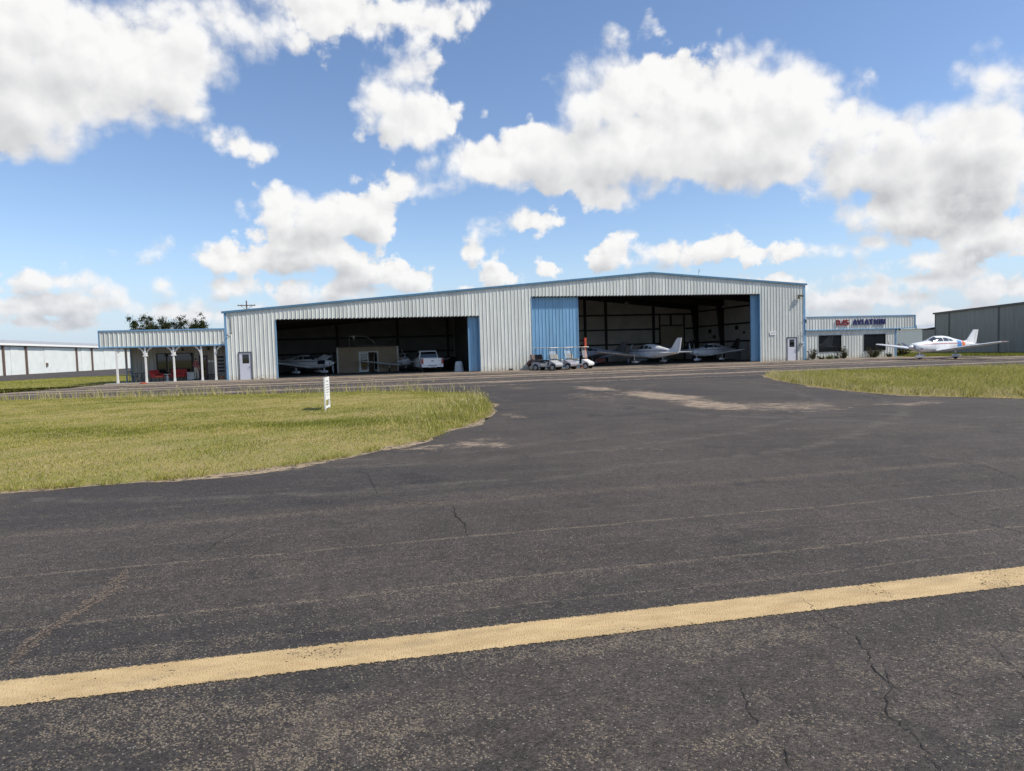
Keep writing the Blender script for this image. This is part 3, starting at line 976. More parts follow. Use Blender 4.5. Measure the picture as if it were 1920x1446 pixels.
x, y = scatter(ISL_L, (-36, 9, 8, 40), dens_tall, 420000)
n = len(x)
zb = mound(ISL_L, x, y, 0.10)
ryv = x * sh + y * ch
tipzone = np.clip((26.0 - ryv) / 6.0, 0, 1)
h_ = rng.gamma(4.0, 0.050, n) * (1.3 - 0.55 * tipzone) + 0.05
wind = np.stack([rng.normal(-0.10, 0.22, n), rng.normal(0.0, 0.22, n)], 1) * h_[:, None]
base = np.stack([x, y, zb - 0.01], 1)
tip = np.stack([x + wind[:, 0] * 1.6, y + wind[:, 1] * 1.6, zb + h_], 1)
bend = np.stack([-wind[:, 0] * 0.35, -wind[:, 1] * 0.35, h_ * 0.06], 1)
tone = np.clip(rng.normal(0.55, 0.25, n) + 0.3 * (h_ - 0.3) - 0.22 * tipzone, 0, 1)
structure(strips('tall_grass', 'stalk', base, tip, rng.uniform(0.006, 0.014, n) * (1 + ryv / 40), tone, bend, 2), 'stuff')['label'] = 'tall seeding grass along the far edge and tip of the left island'
# ragged fringe: tufts leaning out over the asphalt along the near edge
q = rng.integers(0, len(ISL_L) - 3, 9000) + 1
tt = rng.random(9000)
A_ = np.array(ISL_L)
ex = A_[q] + (A_[q + 1] - A_[q]) * tt[:, None]
lump = np.clip(lumpy(ex[:, 0], ex[:, 1], 5.0, 61) * 2.2 + 0.45, 0, 1)
keep = (rng.random(9000) < lump) & seen(ex[:, 0], ex[:, 1])
ex = ex[keep] + rng.normal(0, 0.075, (keep.sum(), 2))
nf = len(ex)
hf = rng.uniform(0.03, 0.11, nf)
b3 = np.stack([ex[:, 0], ex[:, 1], np.full(nf, 0.003)], 1)
t3 = b3 + np.stack([rng.normal(0.2, 0.6, nf) * hf, rng.normal(-0.3, 0.6, nf) * hf, hf], 1)
structure(strips('fringe_grass', 'blade', b3, t3, rng.uniform(0.006, 0.014, nf), np.clip(rng.normal(0.6, 0.25, nf), 0, 1)), 'stuff')['label'] = 'ragged grass fringe along the asphalt edge of the left island'
# seed heads
k = rng.random(n) < 0.22
hb = tip[k] - (tip[k] - base[k]) * 0.18
structure(strips('seed_heads', 'stalk', hb, tip[k] + (tip[k] - base[k]) * 0.10, np.full(k.sum(), 0.030), np.clip(rng.normal(0.88, 0.1, k.sum()), 0, 1)), 'stuff')['label'] = 'pale seed heads over the tall grass of the left island'

# right island: knee-high grass, paler and windblown along the near edge
def dens_right(x, y):
    d = edge_dist(ISL_R, x, y)
    return seen(x, y) * np.clip(0.35 + d / 0.4, 0.2, 1) * np.clip(24.0 / np.hypot(x, y), 0.3, 1)


x, y = scatter(ISL_R, (14, 46, 8, 36), dens_right, 230000)
n = len(x)
zb = mound(ISL_R, x, y, 0.12)
d = edge_dist(ISL_R, x, y)
rim = np.exp(-d / 1.3)
h_ = (0.06 + 0.09 * rng.random(n)) * (1 + 1.1 * rim * (1 + lumpy(x, y, 2.0, 33)))
wind = np.stack([rng.normal(0.28, 0.35, n), rng.normal(-0.05, 0.35, n)], 1) * h_[:, None]
base = np.stack([x, y, zb - 0.01], 1)
tip = np.stack([x + wind[:, 0] * 1.5, y + wind[:, 1] * 1.5, zb + h_], 1)
bend = np.stack([-wind[:, 0] * 0.4, -wind[:, 1] * 0.4, h_ * 0.08], 1)
tone = np.clip(0.44 + 0.20 * lumpy(x, y, 1.1, 35) + 0.45 * rim * np.clip(0.7 + lumpy(x, y, 3.0, 36) * 2.0, 0, 1) + rng.normal(0, 0.16, n), 0, 1)
structure(strips('long_grass', 'stalk', base, tip, rng.uniform(0.010, 0.020, n) * (1 + np.hypot(x, y) / 60), tone, bend, 2), 'stuff')['label'] = 'long yellow green grass on the right island'

# grass beyond the apron on the left and before the grey hangar
def plain_patch(name, poly, count, hmin, hmax, label, toneoff=0.0, mat_='stalk'):
    xs = [p[0] for p in poly]
    ys = [p[1] for p in poly]
    x, y = scatter(poly, (min(xs), max(xs), min(ys), max(ys)), lambda a, b: seen(a, b).astype(float), count)
    n = len(x)
    h_ = rng.uniform(hmin, hmax, n)
    base = np.stack([x, y, np.full(n, -0.03)], 1)
    tip = np.stack([x + rng.normal(0, 0.3, n) * h_, y + rng.normal(0, 0.3, n) * h_, h_ - 0.03], 1)
    tone = np.clip(0.42 + toneoff + 0.25 * lumpy(x, y, 0.4, 41) + rng.normal(0, 0.15, n), 0, 1)
    structure(strips(name, mat_, base, tip, rng.uniform(0.03, 0.06, n), tone), 'stuff')['label'] = label


plain_patch('field_grass', [(-62, 40.5), (-28, 43.6), (-21.1, 46.5), (-19.4, 52.2), (-19.2, 60.0), (-12, 75), (-20, 108), (-29.6, 95.6), (-35, 88.8), (-37, 81.1), (-42, 69.8), (-55, 59.8)], 90000, 0.04, 0.10, 'cut grass between the porch and the white row hangars', 0.05, 'blade')
plain_patch('strip_grass', [(54.2, 40.5), (59.8, 38.0), (59.8, 66.0), (50.6, 66.0), (50.6, 56.6), (51.8, 54.9), (54.1, 52.2)], 60000, 0.10, 0.30, 'green grass strip before the grey hangar', -0.22)

# ------------------------------------------------------------------ main hangar
PITCH_RIB = 0.3048


def ribbed(s0, s1, zb, zt, y=0.0, rib=0.034, phase=0.0, flip=1, step=PITCH_RIB):
    """steel sheet with raised ribs between s0 and s1; zb and zt are functions of s; ribs stand towards -y"""
    xs = {s0: 0.0, s1: 0.0}
    k = math.floor((s0 - phase) / step) - 1
    prof = [(0.0, 0), (0.062, 0), (0.084, 1), (0.122, 1), (0.144, 0)]
    base = phase + k * step
    while base < s1 + step:
        for dx_, hh in prof:
            p = base + dx_
            if s0 < p < s1:
                xs[p] = hh * rib
        base += step
    def hgt(p):
        q = (p - phase) % step
        return float(np.interp(q, [0, 0.062, 0.084, 0.122, 0.144, step], [0, 0, rib, rib, 0, 0]))
    xs[s0] = hgt(s0)
    xs[s1] = hgt(s1)
    ks = sorted(xs)
    vs, fs = [], []
    for p in ks:
        vs += [(p, y - flip * xs[p], zb(p)), (p, y - flip * xs[p], zt(p))]
    for i in range(len(ks) - 1):
        fs.append((2 * i, 2 * i + 2, 2 * i + 3, 2 * i + 1))
    return vs, fs


def panels(name, parent, material, s0, s1, zb, zt, y=0.0, width=0.9144, split=None, **kw):
    """one child object for each sheet of siding"""
    p = s0
    i = math.floor(s0 / width + 1e-6)
    while p < s1 - 1e-6:
        i += 1
        q = min(s1, i * width)
        if q - p < 0.08 and q < s1:
            continue
        if s1 - q < 0.08:
            q = s1
        mb = MB()
        mb.add(*ribbed(p, q, zb, zt, y, **kw))
        mb.build(name, material, parent)
        p = q


def const(v):
    return lambda s: v


L, DEP = 50.55, 20.9
RIDGE = 35.26
def roof_z(s):
    return min(5.22 + 0.0821 * (s + 0.19), 8.13 - 0.0732 * (s - RIDGE)) if s > RIDGE else 5.22 + 0.0821 * (s + 0.19)
def wall_top(s):
    return roof_z(s) - 0.05


hangar = thing('hangar', 'long white ribbed steel hangar with blue trim and two open bays', 'hangar', at(0, 0))
for s0, s1, zb in ((0.12, 0.86, 0), (0.86, 1.84, 2.17), (1.84, 3.68, 0), (3.68, 19.87, 4.6), (19.87, 24.36, 0), (24.36, RIDGE, 6.15), (RIDGE, 45.95, 6.15), (45.95, 48.62, 0), (48.62, 49.70, 2.17), (49.70, 50.43, 0)):
    panels('wall_panel', hangar, 'siding', s0, s1, const(zb), wall_top)
# outer side walls, rear wall, roof
for nm, s in (('side_wall', 0.02), ('side_wall', L - 0.02)):
    mb = MB()
    mb.box(s - 0.02, s + 0.02, 0.03, DEP, 0, wall_top(s) - 0.02)
    mb.build(nm, 'siding', hangar)
mb = MB()
mb.prism([(0.05, 0), (L - 0.05, 0), (L - 0.05, wall_top(L) - .02), (RIDGE, wall_top(RIDGE) - .02), (0.05, wall_top(0) - .02)], DEP, DEP + 0.04)
mb.build('rear_wall', 'siding', hangar)
for a, b in ((-0.12, RIDGE), (RIDGE, L + 0.12)):
    mb = MB()
    mb.prism([(a, roof_z(a)), (b, roof_z(b)), (b, roof_z(b) + 0.05), (a, roof_z(a) + 0.05)], -0.04, DEP + 0.1)
    mb.build('roof', 'roof', hangar)
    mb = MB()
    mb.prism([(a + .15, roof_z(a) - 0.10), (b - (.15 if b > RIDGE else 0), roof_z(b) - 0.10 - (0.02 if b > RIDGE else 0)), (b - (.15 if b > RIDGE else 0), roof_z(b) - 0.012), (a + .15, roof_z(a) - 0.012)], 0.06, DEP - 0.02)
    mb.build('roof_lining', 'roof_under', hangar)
    mb = MB()
    mb.prism([(a - (0.08 if a < 0 else 0), roof_z(a) - 0.075), (b + (0.08 if b > 40 else 0), roof_z(b) - 0.075), (b + (0.08 if b > 40 else 0), roof_z(b) + 0.085), (a - (0.08 if a < 0 else 0), roof_z(a) + 0.085)], -0.125, -0.042)
    mb.build('rake_trim', 'rake_blue', hangar)
for a, b in ((0.0, 0.125), (L - 0.125, L)):
    mb = MB()
    mb.box(a - 0.045, b + 0.005 if a < 1 else b + 0.045, -0.05, -0.002, 0.01, wall_top(b) - 0.03)
    mb.box(a - 0.045 if a < 1 else b, a - 0.003 if a < 1 else b + 0.045, -0.002, 0.18, 0.01, wall_top(b) - 0.03)
    mb.build('corner_trim', 'trim_blue', hangar)
# opening trims: blue jambs, dark header returns
for a, b, hz in ((3.68, 19.87, 4.6), (24.36, 45.95, 6.15)):
    mb = MB()
    mb.box(a - 0.002, a + 0.05, -0.035, 0.30, 0.01, hz - 0.002)
    mb.build('jamb', 'trim_blue', hangar)
    mb = MB()
    mb.box(b - 0.05, b + 0.002, -0.004, 0.30, 0.01, hz - 0.002)
    mb.build('jamb', 'trim_blue', hangar)
    mb = MB()
    mb.box(a + 0.002, b - 0.002, -0.006, 0.25, hz, hz + 0.06)
    mb.build('header_trim', 'dark_steel', hangar)
    mb = MB()
    mb.box(a - 1.0, b + 1.0, 0.30, 0.34, hz + 0.02, hz + 0.30)
    mb.build('door_track', 'dark_steel', hangar)
# rear face of the front wall (seen only as shadow inside)
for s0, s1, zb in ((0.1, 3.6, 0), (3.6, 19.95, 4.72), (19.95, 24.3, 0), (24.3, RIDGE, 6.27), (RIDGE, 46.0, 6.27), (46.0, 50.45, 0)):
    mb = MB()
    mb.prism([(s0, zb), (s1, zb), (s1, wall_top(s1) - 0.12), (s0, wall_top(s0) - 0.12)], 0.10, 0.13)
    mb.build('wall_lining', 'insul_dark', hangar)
# interior lining: pale in the right bay, bare in the left one
mb = MB()
mb.prism([(20.7, 0.02), (L - 0.1, 0.02), (L - 0.1, wall_top(L) - 0.14), (RIDGE, wall_top(RIDGE) - 0.14), (20.7, wall_top(20.7) - 0.14)], DEP - 0.10, DEP - 0.06)
mb.build('rear_lining', 'insulation', hangar)
mb = MB()
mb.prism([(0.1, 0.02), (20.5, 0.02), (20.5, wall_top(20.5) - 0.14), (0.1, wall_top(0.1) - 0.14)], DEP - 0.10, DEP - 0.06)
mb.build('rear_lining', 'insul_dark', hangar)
mb = MB()
mb.box(L - 0.13, L - 0.09, 0.2, DEP - 0.12, 0.02, wall_top(L) - 0.14)
mb.build('side_lining', 'insulation', hangar)
mb = MB()
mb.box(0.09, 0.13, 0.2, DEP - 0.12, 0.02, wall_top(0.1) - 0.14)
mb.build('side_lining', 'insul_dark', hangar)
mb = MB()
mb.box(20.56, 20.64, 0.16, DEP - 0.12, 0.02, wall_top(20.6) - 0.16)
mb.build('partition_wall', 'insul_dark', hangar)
# frames: tapered columns and rafters, girts on the rear and side walls
for s in (7.7, 14.2, 19.8, 36.1, 38.7, 44.75, 27.0, 31.5):
    mb = MB()
    mb.box(s - 0.11, s + 0.11, DEP - 0.40, DEP - 0.105, 0.02, wall_top(s) - 0.3)
    mb.build('rear_column', 'red_oxide', hangar)
for z, a, b in ((2.0, 20.75, L - 0.2), (3.76, 20.75, L - 0.2), (5.5, 20.75, L - 0.2), (1.9, 0.2, 20.4), (3.54, 0.2, 20.4)):
    mb = MB()
    mb.box(a, b, DEP - 0.24, DEP - 0.104, z - 0.09, z + 0.09)
    mb.build('girt', 'red_oxide', hangar)
for z in (2.0, 3.9, 5.72):
    mb = MB()
    mb.box(L - 0.26, L - 0.134, 0.3, DEP - 0.42, z - 0.08, z + 0.08)
    mb.build('girt', 'red_oxide', hangar)
for nn in (7.6, 14.3, 20.3):
    mb = MB()
    ztop = wall_top(L) - 0.15
    mb.prism([(L - 0.35, 0.03), (L - 0.12, 0.03), (L - 0.12, ztop), (L - 1.05, ztop)], nn - 0.14, nn + 0.14)
    mb.build('frame_column', 'red_oxide', hangar)
    for a, b in ((20.8, RIDGE), (RIDGE, L - 0.3)):
        mb = MB()
        da, db = (0.95 if a < 30 else 0.55), (0.55 if b < 40 else 0.95)
        mb.prism([(a, wall_top(a) - 0.13 - da), (b, wall_top(b) - 0.13 - db), (b, wall_top(b) - 0.13), (a, wall_top(a) - 0.13)], nn - 0.1, nn + 0.1)
        mb.build('rafter', 'red_oxide', hangar)
    mb = MB()
    mb.prism([(0.2, wall_top(0.2) - 0.8), (20.5, wall_top(20.5) - 0.9), (20.5, wall_top(20.5) - 0.13), (0.2, wall_top(0.2) - 0.13)], nn - 0.1, nn + 0.1)
    mb.build('rafter', 'red_oxide', hangar)
for s in np.arange(2.0, 50.0, 1.9):
    if abs(s - RIDGE) < 0.4:
        continue
    mb = MB()
    mb.box(s - 0.05, s + 0.05, 0.4, DEP - 0.3, wall_top(s) - 0.29, wall_top(s) - 0.125)
    mb.build('purlin', 'red_oxide', hangar)
# small rear overhead door of the right bay: frame and horizontal sections
gd = MB().box(45.45, 45.56, DEP - 0.46, DEP - 0.25, 0.02, 5.5).box(48.64, 48.75, DEP - 0.46, DEP - 0.25, 0.02, 5.5).box(45.56, 48.64, DEP - 0.46, DEP - 0.25, 4.10, 4.22).box(46.9, 47.02, DEP - 0.46, DEP - 0.25, 4.22, 5.4)
gd = gd.build('overhead_door_frame', 'red_oxide', hangar)
for k in range(7):
    for j in range(3):
        a = 45.58 + j * 1.018
        MB().box(a + 0.012, a + 1.006, DEP - 0.38, DEP - 0.30, 0.06 + k * 0.578, 0.06 + k * 0.578 + 0.562).build('door_section', 'tan_door', gd)
# sliding doors in blue sheet
def sliding_door(s0, s1, hz, y, label=None):
    d_ = MB().box(s0, s1, y + 0.01, y + 0.07, 0.04, hz).build('sliding_door', 'trim_blue', hangar)
    panels('door_panel', d_, 'siding_blue', s0 + 0.06, s1 - 0.06, const(0.05), const(hz - 0.01), y - 0.001, rib=0.03, phase=s0)
    MB().box(s1 - 0.06, s1, y - 0.035, y + 0.01, 0.04, hz).build('edge_trim', 'trim_blue', d_)
    MB().box(s0, s0 + 0.06, y - 0.035, y + 0.01, 0.04, hz).build('edge_trim', 'trim_blue', d_)
    return d_


sliding_door(24.42, 28.63, 6.14, 0.36)
sliding_door(45.22, 49.40, 6.14, 0.42)
sliding_door(45.45, 49.70, 6.14, 0.58)
sliding_door(18.94, 23.2, 4.59, 0.38)


def man_door(parent, s0, s1, hz, y, mats=('grey_trim', 'door_grey'), pane=(0.26, 0.80, 0.56, 0.93)):
    f = MB()
    f.box(s0 - 0.05, s0, y - 0.07, y + 0.05, 0.012, hz + 0.05).box(s1, s1 + 0.05, y - 0.07, y + 0.05, 0.012, hz + 0.05).box(s0, s1, y - 0.07, y + 0.05, hz, hz + 0.05)
    wd = s1 - s0
    f = f.build('door_frame', mats[0], parent)
    a, b, c, e = s0 + wd * pane[0], s0 + wd * pane[1], hz * pane[2], hz * pane[3]
    d_ = MB()
    d_.box(s0 + .004, a, y - 0.03, y + 0.015, 0.02, hz - .004).box(b, s1 - .004, y - 0.03, y + 0.015, 0.02, hz - .004).box(a, b, y - 0.03, y + 0.015, 0.02, c).box(a, b, y - 0.03, y + 0.015, e, hz - .004)
    d_ = d_.build('door', mats[1], parent)
    MB().box(a, b, y - 0.012, y - 0.002, c, e).build('pane', 'glass', d_)
    MB().tube((s1 - 0.09, y - 0.03, 0.98), (s1 - 0.09, y - 0.09, 0.98), 0.022).tube((s1 - 0.09, y - 0.085, 0.98), (s1 - 0.2, y - 0.085, 0.98), 0.014).build('handle', 'dark_steel', d_)
    MB().box(s0 - 0.02, s1 + 0.02, y - 0.10, y + 0.04, -0.02, 0.018).build('threshold', 'concrete', d_)
    return d_


man_door(hangar, 0.93, 1.78, 2.10, 0.0, pane=(0.26, 0.84, 0.60, 0.94))
man_door(hangar, 48.69, 49.63, 2.10, 0.0, pane=(0.22, 0.80, 0.60, 0.93))
# wall lamps with arms, conduit, small sign plate, meter box
lp = MB().tube((49.96, -0.03, 5.93), (49.96, -0.26, 5.97), 0.035).box(49.72, 50.22, -0.36, -0.16, 5.86, 6.05).build('wall_lamp', 'lamp', hangar, bevel=0.03)
MB().tube((49.80, -0.26, 5.86), (49.80, -0.30, 5.70), 0.09, 0.13).build('lamp_head', 'lamp', lp)
lp = MB().path([(0.47, -0.03, 3.60), (0.40, -0.20, 3.66), (0.30, -0.32, 3.58)], 0.03).build('wall_lamp', 'lamp', hangar)
MB().tube((0.30, -0.32, 3.60), (0.28, -0.36, 3.42), 0.07, 0.15).build('lamp_head', 'plastic_grey', lp)
MB().path([(0.33, -0.06, 4.95), (0.40, -0.07, 5.02), (0.47, -0.06, 4.9), (0.45, -0.055, 4.2), (0.47, -0.05, 3.62)], 0.017).build('conduit', 'lamp', hangar)
sg = MB().box(46.88, 47.52, -0.075, -0.05, 2.42, 2.74).build('sign_plate', 'white', hangar)
MB().box(46.97, 47.06, -0.079, -0.074, 2.55, 2.64).box(47.10, 47.17, -0.079, -0.074, 2.54, 2.65).box(47.21, 47.29, -0.079, -0.074, 2.55, 2.64).box(47.34, 47.43, -0.079, -0.074, 2.54, 2.65).build('sign_mark', 'plastic_grey', sg)
mt = MB().box(49.98, 50.26, -0.24, -0.04, 1.30, 1.68).build('meter_box', 'pale_box', hangar, bevel=0.02)
MB().tube((50.08, -0.10, 1.68), (50.08, -0.10, 2.6), 0.02).build('conduit', 'steel', mt)
MB().tube((50.12, -0.24, 1.52), (50.12, -0.31, 1.52), 0.09).build('meter_dial', 'steel', mt)
MB().box(22.25, 22.62, -0.12, -0.04, 0.05, 0.16).build('vent', 'dark_steel', hangar)
# aerial mast on the far side of the roof
MB().tube((46.2, 12.0, 7.2), (46.2, 12.0, 9.9), 0.02, 0.012, 6).tube((46.2, 12.0, 9.5), (46.2, 11.7, 9.9), 0.01, None, 5).tube((46.2, 12.0, 9.5), (46.5, 12.1, 9.8), 0.01, None, 5).build('aerial', 'dark_steel', hangar)
for nn, z, sz in ((17.2, 3.25, 0.32), (16.2, 2.6, 0.28), (11.4, 3.45, 0.30), (9.9, 2.9, 0.16), (5.6, 2.5, 0.5)):
    MB().box(L - 0.34, L - 0.135, nn - sz / 2, nn + sz / 2, z - sz * 0.7, z + sz * 0.7).build('wall_box', 'black', hangar)
# hanging lamps of the right bay (unlit)
for s, nn, z in ((36.4, 8.6, 6.0), (47.0, 8.2, 5.45)):
    h1 = MB().lathe([(0.05, 0.28), (0.10, 0.22), (0.28, 0.02), (0.29, 0.0), (0.02, 0.02)], 16, Matrix.Translation((s, nn, z))).build('hanging_lamp', 'plastic_grey', hangar)
    MB().tube((s, nn, z + 0.26), (s, nn, wall_top(s) - 0.12), 0.012, None, 6).build('lamp_cord', 'black', h1)
structure(sheet('hangar_floor', [at(0.1, 0.03)[:2], at(L - 0.1, 0.03)[:2], at(L - 0.1, DEP - 0.05)[:2], at(0.1, DEP - 0.05)[:2]], 0.012, M['floor']))
# little stone and rubbish at the foot of the wall
tag(MB().lathe([(0.02, 0.0), (0.16, 0.02), (0.18, 0.10), (0.09, 0.20), (0.02, 0.21)], 7, Matrix.Translation(at(2.6, -0.24, 0.0))).build('rock', 'concrete'), 'small pale rock at the foot of the white wall', 'rock')

# ------------------------------------------------------------------ left porch building
PX = -8.86
porch = thing('porch_building', 'low white building with open porch joined to the hangar', 'building', at(0, 0))
panels('fascia_panel', porch, 'siding', PX + 0.06, -0.06, const(2.80), const(3.93), -0.002, rib=0.04)
MB().box(PX, -0.05, -0.07, 0.03, 3.93, 4.03).build('fascia_trim', 'trim_blue', porch)
MB().box(PX, -0.05, -0.07, 0.03, 2.70, 2.80).build('fascia_trim', 'trim_blue', porch)
MB().box(PX, PX + 0.06, -0.06, 0.02, 2.80, 3.93).build('fascia_trim', 'trim_blue', porch)
MB().box(PX + 0.001, PX + 0.04, 0.03, 7.5, 2.72, 4.0).build('side_fascia', 'siding', porch)
MB().box(PX + 0.02, -0.05, 0.03, 8.0, 3.70, 3.76).build('roof', 'roof', porch)
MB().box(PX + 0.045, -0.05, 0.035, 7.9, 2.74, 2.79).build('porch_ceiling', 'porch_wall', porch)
BW = 3.0
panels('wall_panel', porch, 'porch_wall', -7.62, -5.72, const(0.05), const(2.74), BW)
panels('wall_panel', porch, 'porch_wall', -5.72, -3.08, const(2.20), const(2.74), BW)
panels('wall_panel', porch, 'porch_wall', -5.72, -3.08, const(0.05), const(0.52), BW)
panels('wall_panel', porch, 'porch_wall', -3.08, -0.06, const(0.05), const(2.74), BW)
MB().box(-7.66, -7.60, BW - 0.06, 8.0, 0.04, 2.74).build('side_wall', 'trim_blue', porch)
MB().box(-7.62, -0.06, 7.95, 8.0, 0.04, 2.74).build('rear_wall', 'siding', porch)
wn = MB().box(-5.78, -5.70, BW - 0.06, BW + 0.06, 0.48, 2.24).box(-3.10, -3.02, BW - 0.06, BW + 0.06, 0.48, 2.24).box(-5.70, -3.10, BW - 0.06, BW + 0.06, 2.18, 2.24).box(-5.70, -3.10, BW - 0.06, BW + 0.06, 0.48, 0.55).build('window', 'black', porch)
MB().box(-5.70, -3.10, BW - 0.005, BW + 0.005, 0.55, 2.18).build('pane', 'glass', wn)
MB().box(-4.45, -4.38, BW - 0.05, BW + 0.05, 0.55, 2.18).build('mullion', 'black', wn)
dr = MB().box(-2.62, -1.98, BW - 0.10, BW - 0.01, 0.05, 1.98).build('glazed_door', 'purple', porch)
MB().box(-2.52, -2.08, BW - 0.11, BW - 0.101, 0.30, 1.85).build('pane', 'glass', dr)
lv = MB().box(-1.28, -0.62, BW - 0.09, BW - 0.045, 0.5, 2.05).build('louvre_frame', 'plastic_grey', porch)
for k in range(5):
    MB().box(-1.20, -0.70, BW - 0.13, BW - 0.092, 0.60 + k * 0.28, 0.78 + k * 0.28).build('louvre', 'black', lv)
MB().box(-1.95, -1.75, BW - 0.06, BW - 0.04, 1.42, 1.60).build('notice', 'white', porch)
MB().box(-1.68, -1.52, BW - 0.06, BW - 0.04, 1.42, 1.60).build('notice', 'white', porch)
MB().box(-1.92, -1.78, 2.80, 2.94, 2.42, 2.62).build('speaker', 'black', porch)
for i, (s, sides) in enumerate(((-7.72, (1,)), (-5.74, (-1, 1)), (-3.77, (-1, 1)), (-1.80, (-1,)), (-0.82, (1,)))):
    ps = MB()
    ps.prism([(s - .075, 0.06), (s + .075, 0.06), (s + .075, 0.26), (s + .06, 0.30), (s + .06, 2.70), (s - .06, 2.70), (s - .06, 0.30), (s - .075, 0.26)], 0.02, 0.14)
    ps = ps.build('post', 'white_wood', porch)
    for d_ in sides:
        pts = [(s + d_ * 0.07, 0.08, 2.06), (s + d_ * 0.10, 0.08, 2.22), (s + d_ * 0.17, 0.08, 2.42), (s + d_ * 0.29, 0.08, 2.58), (s + d_ * 0.46, 0.08, 2.68)]
        MB().path(pts, 0.05, 6).build('bracket', 'white_wood', ps)
    if len(sides) > 1:
        MB().box(s - 0.17, s + 0.17, 0.0, 0.16, 2.02, 2.10).build('capital', 'white_wood', ps)
MB().box(-7.84, -7.74, 2.3, 2.4, 0.05, 2.74).build('rear_post', 'plastic_grey', porch)
fan = MB().tube((-3.45, 1.5, 2.50), (-3.45, 1.5, 2.74), 0.05).lathe([(0.02, 2.36), (0.13, 2.38), (0.15, 2.46), (0.05, 2.52)], 12, Matrix.Translation((-3.45, 1.5, 0))).build('ceiling_fan', 'dark_steel', porch)
for k in range(5):
    MB().box(0.12, 0.66, -0.065, 0.065, 2.435, 2.45, Matrix.Translation((-3.45, 1.5, 0)) @ Matrix.Rotation(k * 2 * math.pi / 5 + 0.3, 4, 'Z')).build('blade', 'dark_steel', fan)
structure(MB().box(HX + PX + 0.25, HX - 0.06, HY - 0.12, HY + 3.0, -0.05, 0.05).build('porch_slab', 'concrete'))

# ------------------------------------------------------------------ right office annex
off = thing('office_annex', 'low white office with blue trim and lettered fascia joined to the hangar', 'building', at(0, 0))
OY = 0.0
for s0, s1, za, zb in ((50.62, 52.0, 0.05, 2.72), (52.0, 54.42, 2.26, 2.72), (52.0, 54.42, 0.05, 0.70), (54.42, 56.86, 0.05, 2.72), (56.86, 59.28, 2.26, 2.72), (56.86, 59.28, 0.05, 0.70), (59.28, 60.38, 0.05, 2.72)):
    panels('wall_panel', off, 'siding', s0, s1, const(za), const(zb), OY)
panels('fascia_panel', off, 'siding', 50.62, 62.48, const(2.79), const(3.93), -0.13, rib=0.036)
MB().box(50.60, 62.56, -0.20, -0.10, 3.93, 4.02).build('fascia_trim', 'trim_blue', off)
MB().box(50.60, 62.56, -0.20, 0.0, 2.70, 2.79).build('fascia_trim', 'trim_blue', off)
MB().box(62.48, 62.55, -0.19, 0.02, 2.79, 3.93).build('fascia_trim', 'trim_blue', off)
MB().box(62.50, 62.54, 0.02, 9.0, 2.72, 4.0).build('side_fascia', 'siding', off)
MB().box(50.62, 62.48, -0.09, 9.0, 3.72, 3.78).build('roof', 'roof', off)
MB().box(50.62, 62.49, 0.01, 9.0, 2.745, 2.785).build('soffit', 'insulation', off)
MB().box(60.38, 60.50, -0.05, 0.10, 0.04, 2.70).build('corner_trim', 'trim_blue', off)
MB().box(60.44, 60.48, 0.10, 9.0, 0.04, 2.74).build('side_wall', 'siding', off)
MB().box(50.62, 60.44, 8.96, 9.0, 0.04, 2.74).build('rear_wall', 'siding', off)
for a, b in ((52.0, 54.42), (56.86, 59.28)):
    wn = MB().box(a, a + .05, -0.06, 0.08, 0.70, 2.26).box(b - .05, b, -0.06, 0.08, 0.70, 2.26).box(a + .05, b - .05, -0.06, 0.08, 2.20, 2.26).box(a + .05, b - .05, -0.06, 0.08, 0.70, 0.75).build('window', 'black', off)
    MB().box(a + .05, b - .05, 0.0, 0.01, 0.75, 2.20).build('pane', 'glass', wn)
MB().box(59.62, 59.92, -0.06, -0.045, 1.28, 1.62).build('notice', 'pale_box', off)
MB().tube((61.0, 0.6, 2.72), (61.0, 0.5, 2.58), 0.07, 0.10).tube((61.3, 0.6, 2.72), (61.4, 0.5, 2.58), 0.07, 0.10).build('flood_lamp', 'lamp', off)
MB().path([(62.60, -0.12, 3.05), (62.62, -0.16, 2.85), (62.64, -0.14, 2.60)], 0.06).build('downspout', 'plastic_grey', off)
structure(MB().box(HX + 50.58, HX + 60.6, HY - 0.9, HY + 0.0, -0.05, 0.03).build('planting_bed', 'concrete'))


